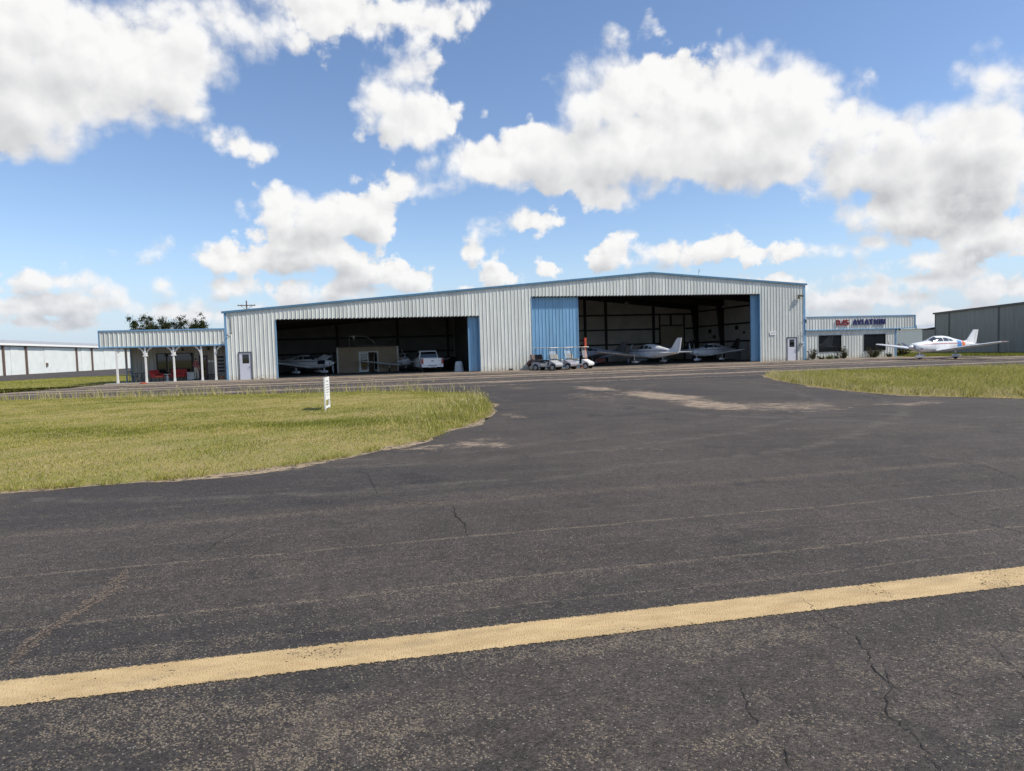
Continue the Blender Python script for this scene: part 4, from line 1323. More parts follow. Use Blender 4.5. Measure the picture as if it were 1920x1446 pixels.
# chunky block letters: strokes in a unit cell
def stroke_letter(chx):
    t = 0.27
    S = {'D': [[(0, 0), (t, 0), (t, 1), (0, 1)], [(t, 0), (0.72, 0), (1, 0.24), (0.72, 0.22), (t, 0.22)], [(t, 1), (t, 0.78), (0.72, 0.78), (1, 0.76), (0.72, 1)], [(0.70, 0.22), (1, 0.24), (1, 0.76), (0.70, 0.78)]],
         'J': [[(0.66, 0.2), (1, 0.2), (1, 1), (0.66, 1)], [(0.1, 0), (0.85, 0), (1, 0.2), (0, 0.22), (0, 0.12)], [(0, 0.12), (0.3, 0.2), (0.3, 0.36), (0, 0.36)]],
         'S': [[(0, 0.8), (0.12, 1), (1, 1), (1, 0.78)], [(0, 0.44), (0.30, 0.56), (0.30, 0.8), (0, 0.8)], [(0.0, 0.44), (0.88, 0.42), (1, 0.44), (1, 0.5), (0.88, 0.6), (0.12, 0.6)], [(0.70, 0.2), (1, 0.2), (1, 0.5), (0.70, 0.44)], [(0, 0), (0.88, 0), (1, 0.2), (0, 0.22)]],
         'A': [[(0, 0), (0.30, 0), (0.56, 1), (0.34, 1)], [(0.70, 0), (1, 0), (0.66, 1), (0.44, 1)], [(0.22, 0.2), (0.78, 0.2), (0.74, 0.38), (0.26, 0.38)]],
         'V': [[(0, 1), (0.30, 1), (0.56, 0), (0.36, 0)], [(0.70, 1), (1, 1), (0.64, 0), (0.44, 0)]],
         'I': [[(0, 0), (1, 0), (1, 1), (0, 1)]],
         'T': [[(0, 0.76), (1, 0.76), (1, 1), (0, 1)], [(0.34, 0), (0.66, 0), (0.66, 0.77), (0.34, 0.77)]],
         'O': [[(0, 0.16), (0.3, 0.22), (0.3, 0.78), (0, 0.84)], [(0.7, 0.22), (1, 0.16), (1, 0.84), (0.7, 0.78)], [(0, 0.16), (0.18, 0), (0.82, 0), (1, 0.16), (0.7, 0.23), (0.3, 0.23)], [(0, 0.84), (0.3, 0.77), (0.7, 0.77), (1, 0.84), (0.82, 1), (0.18, 1)]],
         'N': [[(0, 0), (t, 0), (t, 1), (0, 1)], [(1 - t, 0), (1, 0), (1, 1), (1 - t, 1)], [(0.1, 1), (0.36, 1), (0.9, 0), (0.64, 0)]]}
    return S[chx]


def letter(chx, s0, s1, z0, z1, material):
    mb = MB()
    for i, poly in enumerate(stroke_letter(chx)):
        mb.prism([(s0 + (s1 - s0) * p, z0 + (z1 - z0) * q) for p, q in poly], -0.255 - 0.003 * i, -0.168)
    mb.build('letter', material, off)


for chx, a, b in (('D', 245, 306), ('J', 320, 382), ('S', 394, 460)):
    letter(chx, 53.76 + (a - 245) * 0.0061, 53.76 + (b - 245) * 0.0061, 3.15, 3.66, 'letter_red')
for chx, a, b in (('A', 536, 612), ('V', 614, 690), ('I', 702, 726), ('A', 748, 826), ('T', 832, 900), ('I', 920, 946), ('O', 966, 1034), ('N', 1046, 1118)):
    letter(chx, 53.76 + (a - 245) * 0.0061, 53.76 + (b - 245) * 0.0061, 3.15, 3.68, 'letter_navy')

# pale shed far beyond the gap between the office and the grey hangar
fs_ = toworld((66.5, 112.0))
shed = thing('far_shed', 'pale far shed with lapped boards seen between office and grey hangar', 'shed', (fs_[0], fs_[1], -0.03), -0.45)
for k in range(8):
    MB().prism([(-0.02 - 0.05, k * 0.42), (0.02, k * 0.42), (0.02, k * 0.42 + 0.42), (-0.02, k * 0.42 + 0.42)], -9.0, 9.0, 'x').build('lap_board', 'white', shed)
MB().box(-9.0, 9.0, 0.04, 7.0, 0, 3.3).build('wall', 'hangar_door', shed)
MB().prism([(-0.3, 3.36), (7.3, 3.36), (3.5, 4.0)], -9.2, 9.2, 'x').build('roof', 'roof', shed)

# ------------------------------------------------------------------ grey hangar on the right
# local x runs along its long wall towards the taxiway, the wall faces the main hangar
gh = thing('grey_hangar', 'plain grey steel hangar with dark seams beyond the parked aircraft', 'hangar', (59.9, 61.4, 0), -math.pi / 2)
GW, GD = 41.0, 26.0
def gz(s):
    return 4.32 + 0.04 * s
seams = [0.0, 1.75, 7.4, 13.2, 19.0, 24.8, 30.6, 36.4, GW]
for a, b in zip(seams, seams[1:]):
    panels('wall_panel', gh, 'grey_siding', a + 0.02, b - 0.02, const(0.02), lambda s: gz(s) - 0.05, 0.0, width=100, rib=0.007)
for a in seams[1:-1]:
    MB().box(a - 0.07, a + 0.07, -0.04, -0.009, 0.02, gz(a) - 0.1).build('seam_trim', 'grey_trim', gh)
MB().box(-0.05, 0.02, -0.03, 0.1, 0.02, gz(0) - 0.08).build('corner_trim', 'grey_trim', gh)
MB().prism([(-0.1, gz(0) - 0.04), (GW + .1, gz(GW) - 0.04), (GW + .1, gz(GW) + 0.06), (-0.1, gz(0) + 0.06)], -0.16, GD).build('roof', 'roof', gh)
MB().prism([(-0.12, gz(0) - 0.10), (GW + .12, gz(GW) - 0.10), (GW + .12, gz(GW) + 0.07), (-0.12, gz(0) + 0.07)], -0.22, -0.165).build('eave_trim', 'grey_trim', gh)
MB().box(0.0, 0.05, 0.1, GD, 0.02, 4.25).build('end_wall', 'grey_siding', gh)
MB().box(GW - 0.05, GW, 0.1, GD, 0.02, 5.85).build('end_wall', 'grey_siding', gh)
MB().prism([(0.06, 0.02), (GW - .06, 0.02), (GW - .06, gz(GW) - 0.1), (0.06, gz(0) - 0.1)], GD - 0.1, GD).build('rear_wall', 'grey_siding', gh)
lt = MB().box(-1.75, -0.06, 0.02, 9.0, 0.02, 2.62).build('lean_to', 'grey_siding', gh)
MB().prism([(-1.85, 2.625), (-0.06, 2.80), (-0.06, 2.88), (-1.85, 2.70)], -0.06, 9.1).build('lean_to_roof', 'grey_trim', lt)

# ------------------------------------------------------------------ row of white hangars on the left
rw = thing('row_hangar', 'long low row of white door hangars with brown posts beyond the grass', 'hangar', (-55.0, 92.0, 0))
RL = 115.0
MB().box(-12.0, -0.35, 0, RL, 0.0, 5.1).build('wall', 'hangar_door', rw)
MB().prism([(-12.4, 5.1), (0.35, 5.1), (0.35, 5.18), (-6.0, 6.1), (-12.4, 5.18)], -0.3, RL + .3).build('roof', 'plastic_grey', rw)
MB().box(0.36, 0.44, -0.3, RL + 0.3, 4.80, 5.14).build('gutter', 'white', rw)
MB().box(-0.34, 0.20, 0.0, RL, 4.70, 4.80).build('header', 'brown', rw)
# door leaves between brown posts
edges = [0.0, 8.0, 15.6, 23.2, 30.8, 38.4, 59.4, 67.4, 89.0, 97.0, 115.0]
for i, e in enumerate(edges):
    MB().box(-0.10, 0.18, e - 0.12, e + 0.12, 0.0, 4.70).build('post', 'brown', rw)
for i in range(len(edges) - 1):
    a, b = edges[i] + 0.12, edges[i + 1] - 0.12
    nl = 1 if b - a < 6 else 3
    for j in range(nl):
        p, q = a + (b - a) * j / nl, a + (b - a) * (j + 1) / nl
        off_ = (0.0, 0.07, 0.02)[j % 3]
        MB().box(-0.30, -0.16 + off_, p + 0.015, q - 0.015, 0.02, 4.69).build('door_leaf', 'hangar_door', rw)
fe = MB().box(-0.05, 0.10, 45.8, 46.4, 1.2, 1.85).build('fire_cabinet', 'brown', rw)

# utility pole far behind
up = thing('utility_pole', 'wooden utility pole with crossarm behind the left hangar roof', 'pole', (-17.5, 116.9, 0))
MB().tube((0, 0, 0), (0, 0, 10.9), 0.15, 0.10, 10).build('pole', 'wood', up)
ca = MB().box(-1.35, 1.35, -0.16, -0.05, 10.05, 10.19).build('crossarm', 'wood', up)
for x_ in (-1.25, -0.7, 0.7, 1.25):
    MB().lathe([(0.02, 0.0), (0.06, 0.03), (0.04, 0.10), (0.06, 0.14), (0.02, 0.18)], 8, Matrix.Translation((x_, -0.1, 10.19))).build('insulator', 'plastic_grey', ca)
MB().tube((-0.9, -0.1, 10.07), (0, -0.1, 9.4), 0.03, None, 6).tube((0.9, -0.1, 10.07), (0, -0.1, 9.4), 0.03, None, 6).build('brace', 'wood', up)

# ------------------------------------------------------------------ light aircraft
def superellipse(w_, zc, hh, e, g_, n=22):
    r = []
    for k in range(n):
        t = 2 * math.pi * k / n
        c, s = math.cos(t), math.sin(t)
        yy = w_ * math.copysign(abs(c) ** (2 / e), c)
        zz = hh * math.copysign(abs(s) ** (2 / e), s)
        if s > 0:
            yy *= 1 - g_ * (zz / hh) ** 2
        r.append((yy, zc + zz))
    return r


# distance from the nose, half width, bottom, top, squareness, narrowing of the roof
STN = np.array([
    (0.00, 0.16, 1.02, 1.30, 2.2, 0.0), (0.10, 0.33, 0.92, 1.40, 2.4, 0.0), (0.35, 0.46, 0.82, 1.47, 2.7, 0.05), (0.9, 0.51, 0.74, 1.53, 2.9, 0.08), (1.45, 0.54, 0.70, 1.58, 3.0, 0.1),
    (1.75, 0.55, 0.69, 1.70, 2.9, 0.22), (2.25, 0.57, 0.70, 1.92, 2.9, 0.34), (2.6, 0.58, 0.70, 1.98, 2.9, 0.36), (3.2, 0.58, 0.71, 1.98, 2.9, 0.36), (3.8, 0.53, 0.74, 1.91, 2.8, 0.34),
    (4.4, 0.43, 0.80, 1.76, 2.6, 0.28), (5.2, 0.29, 0.90, 1.60, 2.4, 0.15), (6.1, 0.17, 1.02, 1.42, 2.2, 0.05), (6.9, 0.06, 1.12, 1.30, 2.0, 0.0)])


def stn(t):
    return [float(np.interp(t, STN[:, 0], STN[:, k])) for k in range(1, 6)]


NOSE = 2.40


def fus_y(t, z):
    w_, zb, zt, e, g_ = stn(t)
    zc, hh = (zb + zt) / 2, (zt - zb) / 2
    q = min(0.999, abs(z - zc) / hh)
    c = (1 - q ** e) ** (1 / e)
    return w_ * c * ((1 - g_ * q * q) if z > zc else 1)


def side_patch(parent, name, material, t0, t1, zlo, zhi, side, lift=0.008, n=5, m_=3):
    mb = MB()
    vs = []
    for i in range(n + 1):
        t = t0 + (t1 - t0) * i / n
        for j in range(m_ + 1):
            z = zlo(t) + (zhi(t) - zlo(t)) * j / m_
            vs.append((NOSE - t, side * (fus_y(t, z) + lift), z))
    fs = [(i * (m_ + 1) + j, (i + 1) * (m_ + 1) + j, (i + 1) * (m_ + 1) + j + 1, i * (m_ + 1) + j + 1) for i in range(n) for j in range(m_)]
    mb.add(vs, fs)
    return mb.build(name, material, parent, smooth=True)


def top_patch(parent, name, material, t0, t1, a0, a1, lift=0.01, n=6, m_=12):
    mb = MB()
    vs = []
    for i in range(n + 1):
        t = t0 + (t1 - t0) * i / n
        w_, zb, zt, e, g_ = stn(t)
        zc, hh = (zb + zt) / 2, (zt - zb) / 2
        for j in range(m_ + 1):
            ang = a0 + (a1 - a0) * j / m_
            c, s = math.cos(ang), math.sin(ang)
            yy = w_ * math.copysign(abs(c) ** (2 / e), c)
            zz = hh * abs(s) ** (2 / e)
            yy *= 1 - g_ * (zz / hh) ** 2
            vs.append((NOSE - t + 0.006, yy * (1 + lift), zc + zz + lift))
    fs = [(i * (m_ + 1) + j, (i + 1) * (m_ + 1) + j, (i + 1) * (m_ + 1) + j + 1, i * (m_ + 1) + j + 1) for i in range(n) for j in range(m_)]
    mb.add(vs, fs)
    return mb.build(name, material, parent, smooth=True)


def aero(chord, thick):
    xs = [0.0, 0.02, 0.10, 0.25, 0.45, 0.75, 1.0]
    up = [0.0, 0.25, 0.42, 0.5, 0.46, 0.22, 0.01]
    dn = [0.0, -0.2, -0.32, -0.36, -0.3, -0.12, -0.01]
    pts = [(-x * chord, u_ * thick) for x, u_ in zip(xs, up)]
    pts += [(-x * chord, d_ * thick) for x, d_ in reversed(list(zip(xs, dn))[1:-1])]
    return pts


def wing(parent, name, material, stations):
    """stations: (x of leading edge, y, z, chord, thickness)"""
    rings = []
    for x_, y_, z_, c_, th in stations:
        rings.append([Vector((x_ + px_, y_, z_ + pz_)) for px_, pz_ in aero(c_, th)])
    mb = MB()
    mb.loft(rings)
    return mb.build(name, material, parent, smooth=True)


def wheel(mb, c, r, wd, axis=(0, 1, 0)):
    a = Vector(axis)
    c = Vector(c)
    mb.tube(c - a * wd / 2, c - a * wd * 0.32, r * 0.86, r, 16)
    mb.tube(c - a * wd * 0.32, c + a * wd * 0.32, r, r, 16, cap=False)
    mb.tube(c + a * wd * 0.32, c + a * wd / 2, r, r * 0.86, 16)
    return mb


def aircraft(name, label, view, local, heading, scale=1.0, span=10.67, body='plane_white', stripe='stripe_red', bands=(), fin='plane_white',
             pants=True, cowl_open=False, prop=0.6, group='parked light aircraft'):
    """view: plan position (right, ahead of the camera) of the local point; heading: plan direction of the nose in the same axes"""
    f = Vector(toworld(heading)).normalized()
    o = Vector(toworld(view)) - (f * local[0] + Vector((-f.y, f.x)) * local[1]) * scale
    r = thing(name, label, 'aircraft', (o.x, o.y, 0.014), math.atan2(f.y, f.x), group)
    r.scale = (scale,) * 3
    rings = []
    for t in (0, .04, .10, .2, .35, .6, .9, 1.2, 1.45, 1.6, 1.75, 1.9, 2.05, 2.25, 2.42, 2.6, 2.9, 3.2, 3.5, 3.8, 4.1, 4.4, 4.8, 5.2, 5.65, 6.1, 6.5, 6.9):
        w_, zb, zt, e, g_ = stn(t)
        rings.append([Vector((NOSE - t, y_, z_)) for y_, z_ in superellipse(w_, (zb + zt) / 2, (zt - zb) / 2, e, g_)])
    mb = MB()
    mb.loft(rings)
    fus = mb.build('fuselage', body, r, smooth=True)
    top_patch(r, 'windshield', 'plane_glass', 1.62, 2.22, rad(28), rad(86), n=4)
    top_patch(r, 'windshield', 'plane_glass', 1.62, 2.22, rad(94), rad(152), n=4)
    for sd in (-1, 1):
        sill = lambda t: 1.56 + 0.0 * t
        crown = lambda t: min(1.83, 1.59 + (t - 1.80) * 0.68, 1.83 - max(0, t - 3.1) * 0.22)
        for a, b in ((1.98, 2.72), (2.80, 3.34), (3.42, 3.86)):
            c2 = crown if b < 3.4 else (lambda t: 1.77 - (t - 3.42) * 0.31)
            side_patch(r, 'window', 'plane_glass', a, b, sill, c2, sd)
        side_patch(r, 'stripe', stripe, 0.5, 5.6, lambda t: 1.34 - 0.0 * t, lambda t: 1.385 + 0.0 * t, sd, n=14, m_=1)
        for col, a, b in bands:
            side_patch(r, 'tail_band', col, a, b, lambda t: stn(t)[1] + 0.18, lambda t: stn(t)[2] - 0.02, sd, n=4, m_=5)
        side_patch(r, 'cowl_patch', 'plane_grey', 0.30, 0.62, lambda t: 0.93, lambda t: 1.06, sd, n=2, m_=2)  # flat grey patch low on each side of the cowl
    # cowl inlets
    MB().lathe([(0.0, 0.0), (0.10, 0.0), (0.10, 0.03), (0.0, 0.03)], 12, Matrix.Translation((NOSE - 0.06, 0.2, 1.16)) @ Matrix.Rotation(math.pi / 2, 4, 'Y')).lathe([(0.0, 0.0), (0.10, 0.0), (0.10, 0.03), (0.0, 0.03)], 12, Matrix.Translation((NOSE - 0.06, -0.2, 1.16)) @ Matrix.Rotation(math.pi / 2, 4, 'Y')).build('cowl_inlet', 'black', r)
    if cowl_open:
        side_patch(r, 'engine_bay', 'black', 0.38, 1.15, lambda t: 1.10, lambda t: 1.44, 1, lift=0.012)
        side_patch(r, 'engine_bay', 'black', 0.38, 1.15, lambda t: 1.10, lambda t: 1.44, -1, lift=0.012)
        mb = MB()
        mb.box(-0.45, 0.40, -0.44, 0.44, -0.015, 0.015, Matrix.Translation((NOSE - 0.72, 0.0, 1.70)) @ Matrix.Rotation(rad(12), 4, 'Y') @ Matrix.Rotation(rad(24), 4, 'X'))
        mb.build('raised_cowl', body, r)
    # wings with dihedral and tapered outer panels
    hs = span / 2
    tn = math.tan(rad(7))
    for sd in (-1, 1):
        st = [(0.52, 0.30, 0.80, 1.95, 0.22), (0.38, 0.62, 0.82, 1.62, 0.20), (0.38, hs * 0.55, 0.80 + tn * hs * 0.5, 1.60, 0.19)]
        st += [(0.26 if span > 10 else 0.38, hs - 0.16, 0.80 + tn * (hs - 0.5), 1.12 if span > 10 else 1.58, 0.12), (0.10, hs, 0.84 + tn * (hs - 0.5), 0.75 if span > 10 else 1.15, 0.03)]
        wg = wing(r, 'wing', body, [(x_, sd * y_, z_, c_, th) for x_, y_, z_, c_, th in st])
        MB().box(-1.26, -1.235, min(sd * 0.66, sd * (hs * 0.53)), max(sd * 0.66, sd * (hs * 0.53)), 0.93, 0.945, Matrix.Rotation(-sd * 0.0, 4, 'X')) if False else None
        MB().lathe([(0.0, -0.09), (0.03, -0.07), (0.035, 0.0), (0.0, 0.06)], 8, Matrix.Translation((0.0, sd * hs, 0.86 + tn * (hs - 0.5))) @ Matrix.Rotation(math.pi / 2, 4, 'Y')).build('tip_lamp', 'tail_lamp' if sd > 0 else 'plane_glass', wg)
    # tail
    fn = wing(r, 'fin', fin, [(-3.35 - 0.0, 0, 0, 1.5, 0.10)] * 2) if False else None
    mb = MB()
    prof = [(-2.95, 1.46), (-3.62, 1.58), (-4.34, 2.36), (-4.42, 2.40), (-4.92, 2.40), (-4.66, 1.30), (-4.3, 1.22)]
    mb.prism(prof, -0.045, 0.045)
    fo = mb.build('fin', fin, r, bevel=0.02)
    MB().prism([(-4.40, 1.34), (-4.415, 1.34), (-4.665, 2.34), (-4.65, 2.34)], -0.052, 0.052).build('rudder_gap', 'plane_grey', fo)
    for sd in (-1, 1):
        wing(r, 'stabilator', body, [(-3.80, sd * 0.04, 1.22, 0.78, 0.09), (-3.82, sd * 1.42, 1.22, 0.76, 0.08), (-3.92, sd * 1.55, 1.22, 0.58, 0.03)])
    # propeller and spinner
    sp = MB().lathe([(0.15, 0.0), (0.14, 0.08), (0.10, 0.19), (0.04, 0.27), (0.0, 0.29)], 16, Matrix.Translation((NOSE, 0, 1.16)) @ Matrix.Rotation(math.pi / 2, 4, 'Y')).build('spinner', body, r, smooth=True)
    for k in (0, 1):
        mt_ = Matrix.Translation((NOSE + 0.08, 0, 1.16)) @ Matrix.Rotation(prop + k * math.pi, 4, 'X')
        mb = MB()
        mb.loft([[mt_ @ Matrix.Rotation(tw, 4, 'Z') @ Vector((sx * th, sy * wd, z_)) for sx, sy in ((-1, -0.6), (0, -1), (1, -0.4), (1, 0.4), (0, 1), (-1, 0.6))]
                 for z_, wd, th, tw in ((0.10, 0.05, 0.03, 0.9), (0.35, 0.075, 0.02, 0.6), (0.7, 0.065, 0.012, 0.35), (0.90, 0.035, 0.008, 0.25))])
        mb.build('propeller_blade', 'plane_grey', sp, smooth=True)
    # landing gear
    for gx, gy, rr in ((1.55, 0.0, 0.19), (-0.35, 1.52, 0.21), (-0.35, -1.52, 0.21)):
        top = 0.86 if gy else 0.80
        leg = MB().tube((gx, gy, rr * 1.1), (gx + 0.0, gy, top + abs(gy) * 0.04), 0.045, 0.05).build('gear_leg', 'plane_white' if pants else 'steel', r)
        wheel(MB(), (gx, gy, rr), rr, 0.15).build('tyre', 'rubber', leg)
        if pants:
            rings = []
            for q, ry_, rz_ in ((0.42, 0.02, 0.03), (0.36, 0.08, 0.09), (0.22, 0.115, 0.13), (0.0, 0.125, 0.145), (-0.22, 0.11, 0.12), (-0.45, 0.06, 0.07), (-0.60, 0.015, 0.02)):
                rings.append([Vector((gx + q, gy + ry_ * math.cos(2 * math.pi * k / 12), rr + 0.05 + rz_ * math.sin(2 * math.pi * k / 12))) for k in range(12)])
            mb = MB()
            mb.loft(rings)
            mb.build('wheel_fairing', body, leg, smooth=True)
    MB().tube((-0.9, 0, 2.02), (-1.0, 0, 2.28), 0.008, None, 5).build('aerial', 'black', r)
    for p in [o_ for o_ in COL.objects if o_.parent == r and not o_.name.startswith('gear_leg')]:
        p.location.z = -0.17            # the body sits low on its fairings
    return r


aircraft('parked_aircraft', 'white low wing aircraft with blue and orange tail bands outside by the office', (34.3, 55.4), (0, 0), (-0.9385, -0.345), 1.03,
         bands=(('stripe_blue', 4.45, 5.05), ('stripe_orange', 5.15, 5.5)), stripe='stripe_red', prop=1.2)
aircraft('parked_aircraft', 'white and grey aircraft with raised cowl in the left hangar bay', (-19.3, 61.2), (-0.35, -1.52), (0.92, -0.39), 1.0,
         stripe='stripe_navy', cowl_open=True, prop=0.12)
aircraft('parked_aircraft', 'white aircraft tail out at the door of the right hangar bay', (12.65, 64.0), (0, 0), (-0.42, 0.91), 1.05, stripe='stripe_navy', prop=0.3)
aircraft('parked_aircraft', 'white aircraft nose left deep in the right bay beside the wall', (19.6, 68.2), (0, 0), (-0.84, -0.54), 1.0, span=9.14, stripe='stripe_navy', fin='dark_steel', prop=0.1)  # this fin and the next two painted dark, as if lost in shade
aircraft('parked_aircraft', 'dark banded aircraft at the back of the right bay', (15.6, 74.2), (0, 0), (-0.95, -0.3), 1.0, span=9.14, body='plane_grey', stripe='stripe_navy', fin='dark_steel', prop=1.4)
aircraft('parked_aircraft', 'grey aircraft in shade behind the golf carts', (7.0, 67.2), (0, 0), (-0.95, -0.31), 1.0, span=9.14, body='plane_grey', stripe='stripe_navy', fin='dark_steel', prop=0.9)
aircraft('parked_aircraft', 'white aircraft facing out behind the pickup truck', (-10.06, 64.5), (0, 0), (0.215, -0.976), 0.94, span=9.14, stripe='stripe_navy', pants=False, prop=1.5)


# ------------------------------------------------------------------ pickup truck
tr = thing('pickup_truck', 'white pickup truck seen from behind in the left bay', 'truck', at(16.1, 2.3, 0.012), math.pi / 2 + 0.05)
# local: +x forward, origin at the rear bumper
def arch(x0, r, n=8):
    return [(x0 + r * math.cos(math.pi * (1 - k / n)), 0.42 + r * math.sin(math.pi * (1 - k / n))) for k in range(n + 1)]
low = [(0.06, 0.50)] + arch(1.15, 0.46) + arch(4.75, 0.46) + [(5.65, 0.48), (5.70, 0.95), (5.55, 1.12), (4.25, 1.18), (2.15, 1.20), (0.06, 1.20)]
for sd in (-1, 1):
    MB().prism(low, sd * 0.93, sd * 0.80).build('body_side', 'white', tr, bevel=0.02)
MB().box(0.1, 4.2, -0.79, 0.79, 0.58, 0.66).box(4.2, 5.6, -0.79, 0.79, 0.5, 1.13).build('bed_floor', 'plane_grey', tr)
MB().box(2.15, 4.25, -0.80, 0.80, 0.64, 1.19).build('cab_lower', 'white', tr)
cab = MB()
cab.loft([[Vector((x_, s_ * w_, z_)) for x_, s_ in ((a, -1), (b, -1), (b, 1), (a, 1))] for a, b, w_, z_ in ((2.16, 4.24, 0.88, 1.19), (2.26, 3.75, 0.80, 1.55), (2.36, 3.45, 0.72, 1.84), (2.50, 3.30, 0.66, 1.88))])
cab = cab.build('cab', 'white', tr, bevel=0.03)
MB().add([(2.160, -0.76, 1.25), (2.160, 0.76, 1.25), (2.244, 0.71, 1.55), (2.244, -0.71, 1.55), (2.312, 0.65, 1.77), (2.312, -0.65, 1.77)], [(0, 1, 2, 3), (3, 2, 4, 5)]).build('rear_window', 'glass', cab)
for sd in (-1, 1):
    MB().add([(2.35, sd * 0.872, 1.27), (3.9, sd * 0.872, 1.27), (3.52, sd * 0.775, 1.72), (2.45, sd * 0.775, 1.72)], [(0, 1, 2, 3)]).build('side_window', 'glass', cab)
tg = MB().box(0.02, 0.09, -0.78, 0.78, 0.62, 1.20).build('tailgate', 'white', tr, bevel=0.02)
MB().box(0.005, 0.02, -0.10, 0.10, 0.98, 1.02).box(0.005, 0.02, -0.12, 0.12, 0.88, 0.91).build('tailgate_handle', 'black', tg)
MB().box(0.008, 0.02, -0.66, -0.46, 0.98, 0.995).box(0.008, 0.02, 0.46, 0.66, 0.98, 0.995).build('trim_strip', 'plastic_grey', tg)
bp = MB().box(-0.12, 0.05, -0.92, -0.36, 0.44, 0.60).box(-0.12, 0.05, 0.36, 0.92, 0.44, 0.60).box(-0.08, 0.05, -0.36, 0.36, 0.42, 0.54).build('rear_bumper', 'plane_white', tr, bevel=0.02)
MB().box(-0.10, -0.082, -0.16, 0.16, 0.44, 0.58).build('number_plate', 'pale_box', bp)
for sd in (-1, 1):
    MB().box(0.0, 0.10, sd * 0.935 if sd < 0 else 0.79, -0.79 if sd < 0 else 0.935, 0.74, 1.16).build('tail_lamp', 'tail_lamp', tr)
    MB().box(3.75, 3.95, sd * 0.9 if sd > 0 else -1.12, 1.12 if sd > 0 else -0.9, 1.15, 1.38).build('mirror', 'black', tr)
    for gx in (1.15, 4.75):
        w1 = wheel(MB(), (gx, sd * 0.80, 0.38), 0.38, 0.26).build('wheel', 'rubber', tr)
        MB().tube((gx, sd * 0.90, 0.38), (gx, sd * 0.935, 0.38), 0.24, 0.20, 14).build('rim', 'steel', w1)
MB().box(0.3, 5.3, -0.35, 0.35, 0.35, 0.45).build('chassis', 'black', tr)

# ------------------------------------------------------------------ tan office room inside the left bay
of = thing('site_office', 'tan boxed office with white double door inside the left bay', 'cabin', at(7.9, 10.6, 0.012))
MB().box(0.14, 2.04, 0.0, 0.08, 0.0, 2.38).box(3.86, 5.66, 0.0, 0.08, 0.0, 2.38).box(2.04, 3.86, 0.0, 0.08, 1.98, 2.38).build('front_wall', 'tan', of)
MB().box(0.0, 0.06, 0.06, 2.4, 0.0, 2.38).box(5.74, 5.80, 0.06, 2.4, 0.0, 2.38).box(0.06, 5.74, 2.32, 2.4, 0.0, 2.38).build('side_wall', 'tan', of)
MB().box(0.0, 5.8, 0.02, 2.4, 2.385, 2.45).build('roof', 'wood', of)
MB().box(0.0, 0.14, -0.03, 0.06, 0.0, 2.42).build('corner_board', 'white_wood', of)
MB().box(5.66, 5.80, -0.03, 0.06, 0.0, 2.42).build('corner_board', 'white_wood', of)
dfm = MB().box(2.04, 2.12, -0.03, 0.06, 0.0, 1.98).box(3.78, 3.86, -0.03, 0.06, 0.0, 1.98).box(2.12, 3.78, -0.03, 0.06, 1.90, 1.98).build('door_frame', 'white', of)
for k, opened in ((0, 0), (1, 1)):
    m4 = Matrix.Translation((2.12 + k * 0.83, 0.02, 0.0)) if not opened else Matrix.Translation((3.78, 0.02, 0)) @ Matrix.Rotation(rad(-68), 4, 'Z') @ Matrix.Translation((-0.83, 0, 0))
    dl = MB().box(0.0, 0.12, 0, 0.04, 0.02, 1.89, m4).box(0.71, 0.82, 0, 0.04, 0.02, 1.89, m4).box(0.12, 0.71, 0, 0.04, 0.02, 0.22, m4).box(0.12, 0.71, 0, 0.04, 1.76, 1.89, m4).build('door', 'white', of)
    MB().box(0.12, 0.71, 0.015, 0.025, 0.22, 1.76, m4).build('pane', 'glass', dl)
    if not opened:
        MB().box(0.15, 0.68, 0.004, 0.012, 1.45, 1.72, m4).build('paper_notice', 'pale_box', dl)
        MB().box(0.15, 0.68, 0.004, 0.012, 1.18, 1.40, m4).build('paper_notice', 'pale_box', dl)
# exercise frame stored on top of it
ef = thing('pipe_frame', 'bent pipe frame stored on top of the tan office', 'frame', at(9.1, 11.6, 2.465))
MB().path([(0.0, 0, 0.0), (0.0, 0, 1.0), (0.15, 0, 1.10), (1.6, 0, 0.98), (2.1, 0, 0.62), (2.5, 0, 0.22)], 0.035, 8).build('bent_rail', 'plastic_grey', ef)
MB().path([(0.35, 0, 0.95), (0.42, 0, 0.5), (0.75, 0, 0.1), (2.9, 0, 0.04), (3.4, 0, 0.04)], 0.03, 8).build('lower_rail', 'plastic_grey', ef)
MB().prism([(0.12, 1.02), (0.55, 1.10), (0.50, 0.80), (0.40, 0.74), (0.36, 0.98)], -0.08, 0.08).build('bracket_plate', 'white', ef)

# ------------------------------------------------------------------ other things in the bays
ds = MB()
rings = []
for z_, a, b in ((0.0, 0.37, 0.30), (0.3, 0.345, 0.28), (0.6, 0.32, 0.25), (0.80, 0.30, 0.23), (0.87, 0.24, 0.18), (0.89, 0.01, 0.01)):
    rings.append([Vector((math.cos(2 * math.pi * k / 24) * a * (1 + (0.09 * (1 - z_) if k % 2 else -0.05 * (1 - z_))), math.sin(2 * math.pi * k / 24) * b * (1 + (0.09 * (1 - z_) if k % 2 else 0)), z_)) for k in range(24)])
ds.loft(rings)
ds = tag(ds.build('draped_machine', 'cloth', smooth=True), 'machine under a pale dust sheet beside the blue door', 'dust sheet')
ds.location = at(18.25, 1.5, 0.014)
eh = thing('engine_hoist', 'orange steel hoist post standing behind the golf carts', 'hoist', at(29.5, 1.3, 0.012), 0.2)
MB().box(-0.08, 0.08, -0.08, 0.08, 0.08, 2.45).build('mast', 'orange', eh)
MB().box(-0.11, 0.11, -0.11, 0.11, 1.75, 2.60).build('sleeve', 'orange', eh)
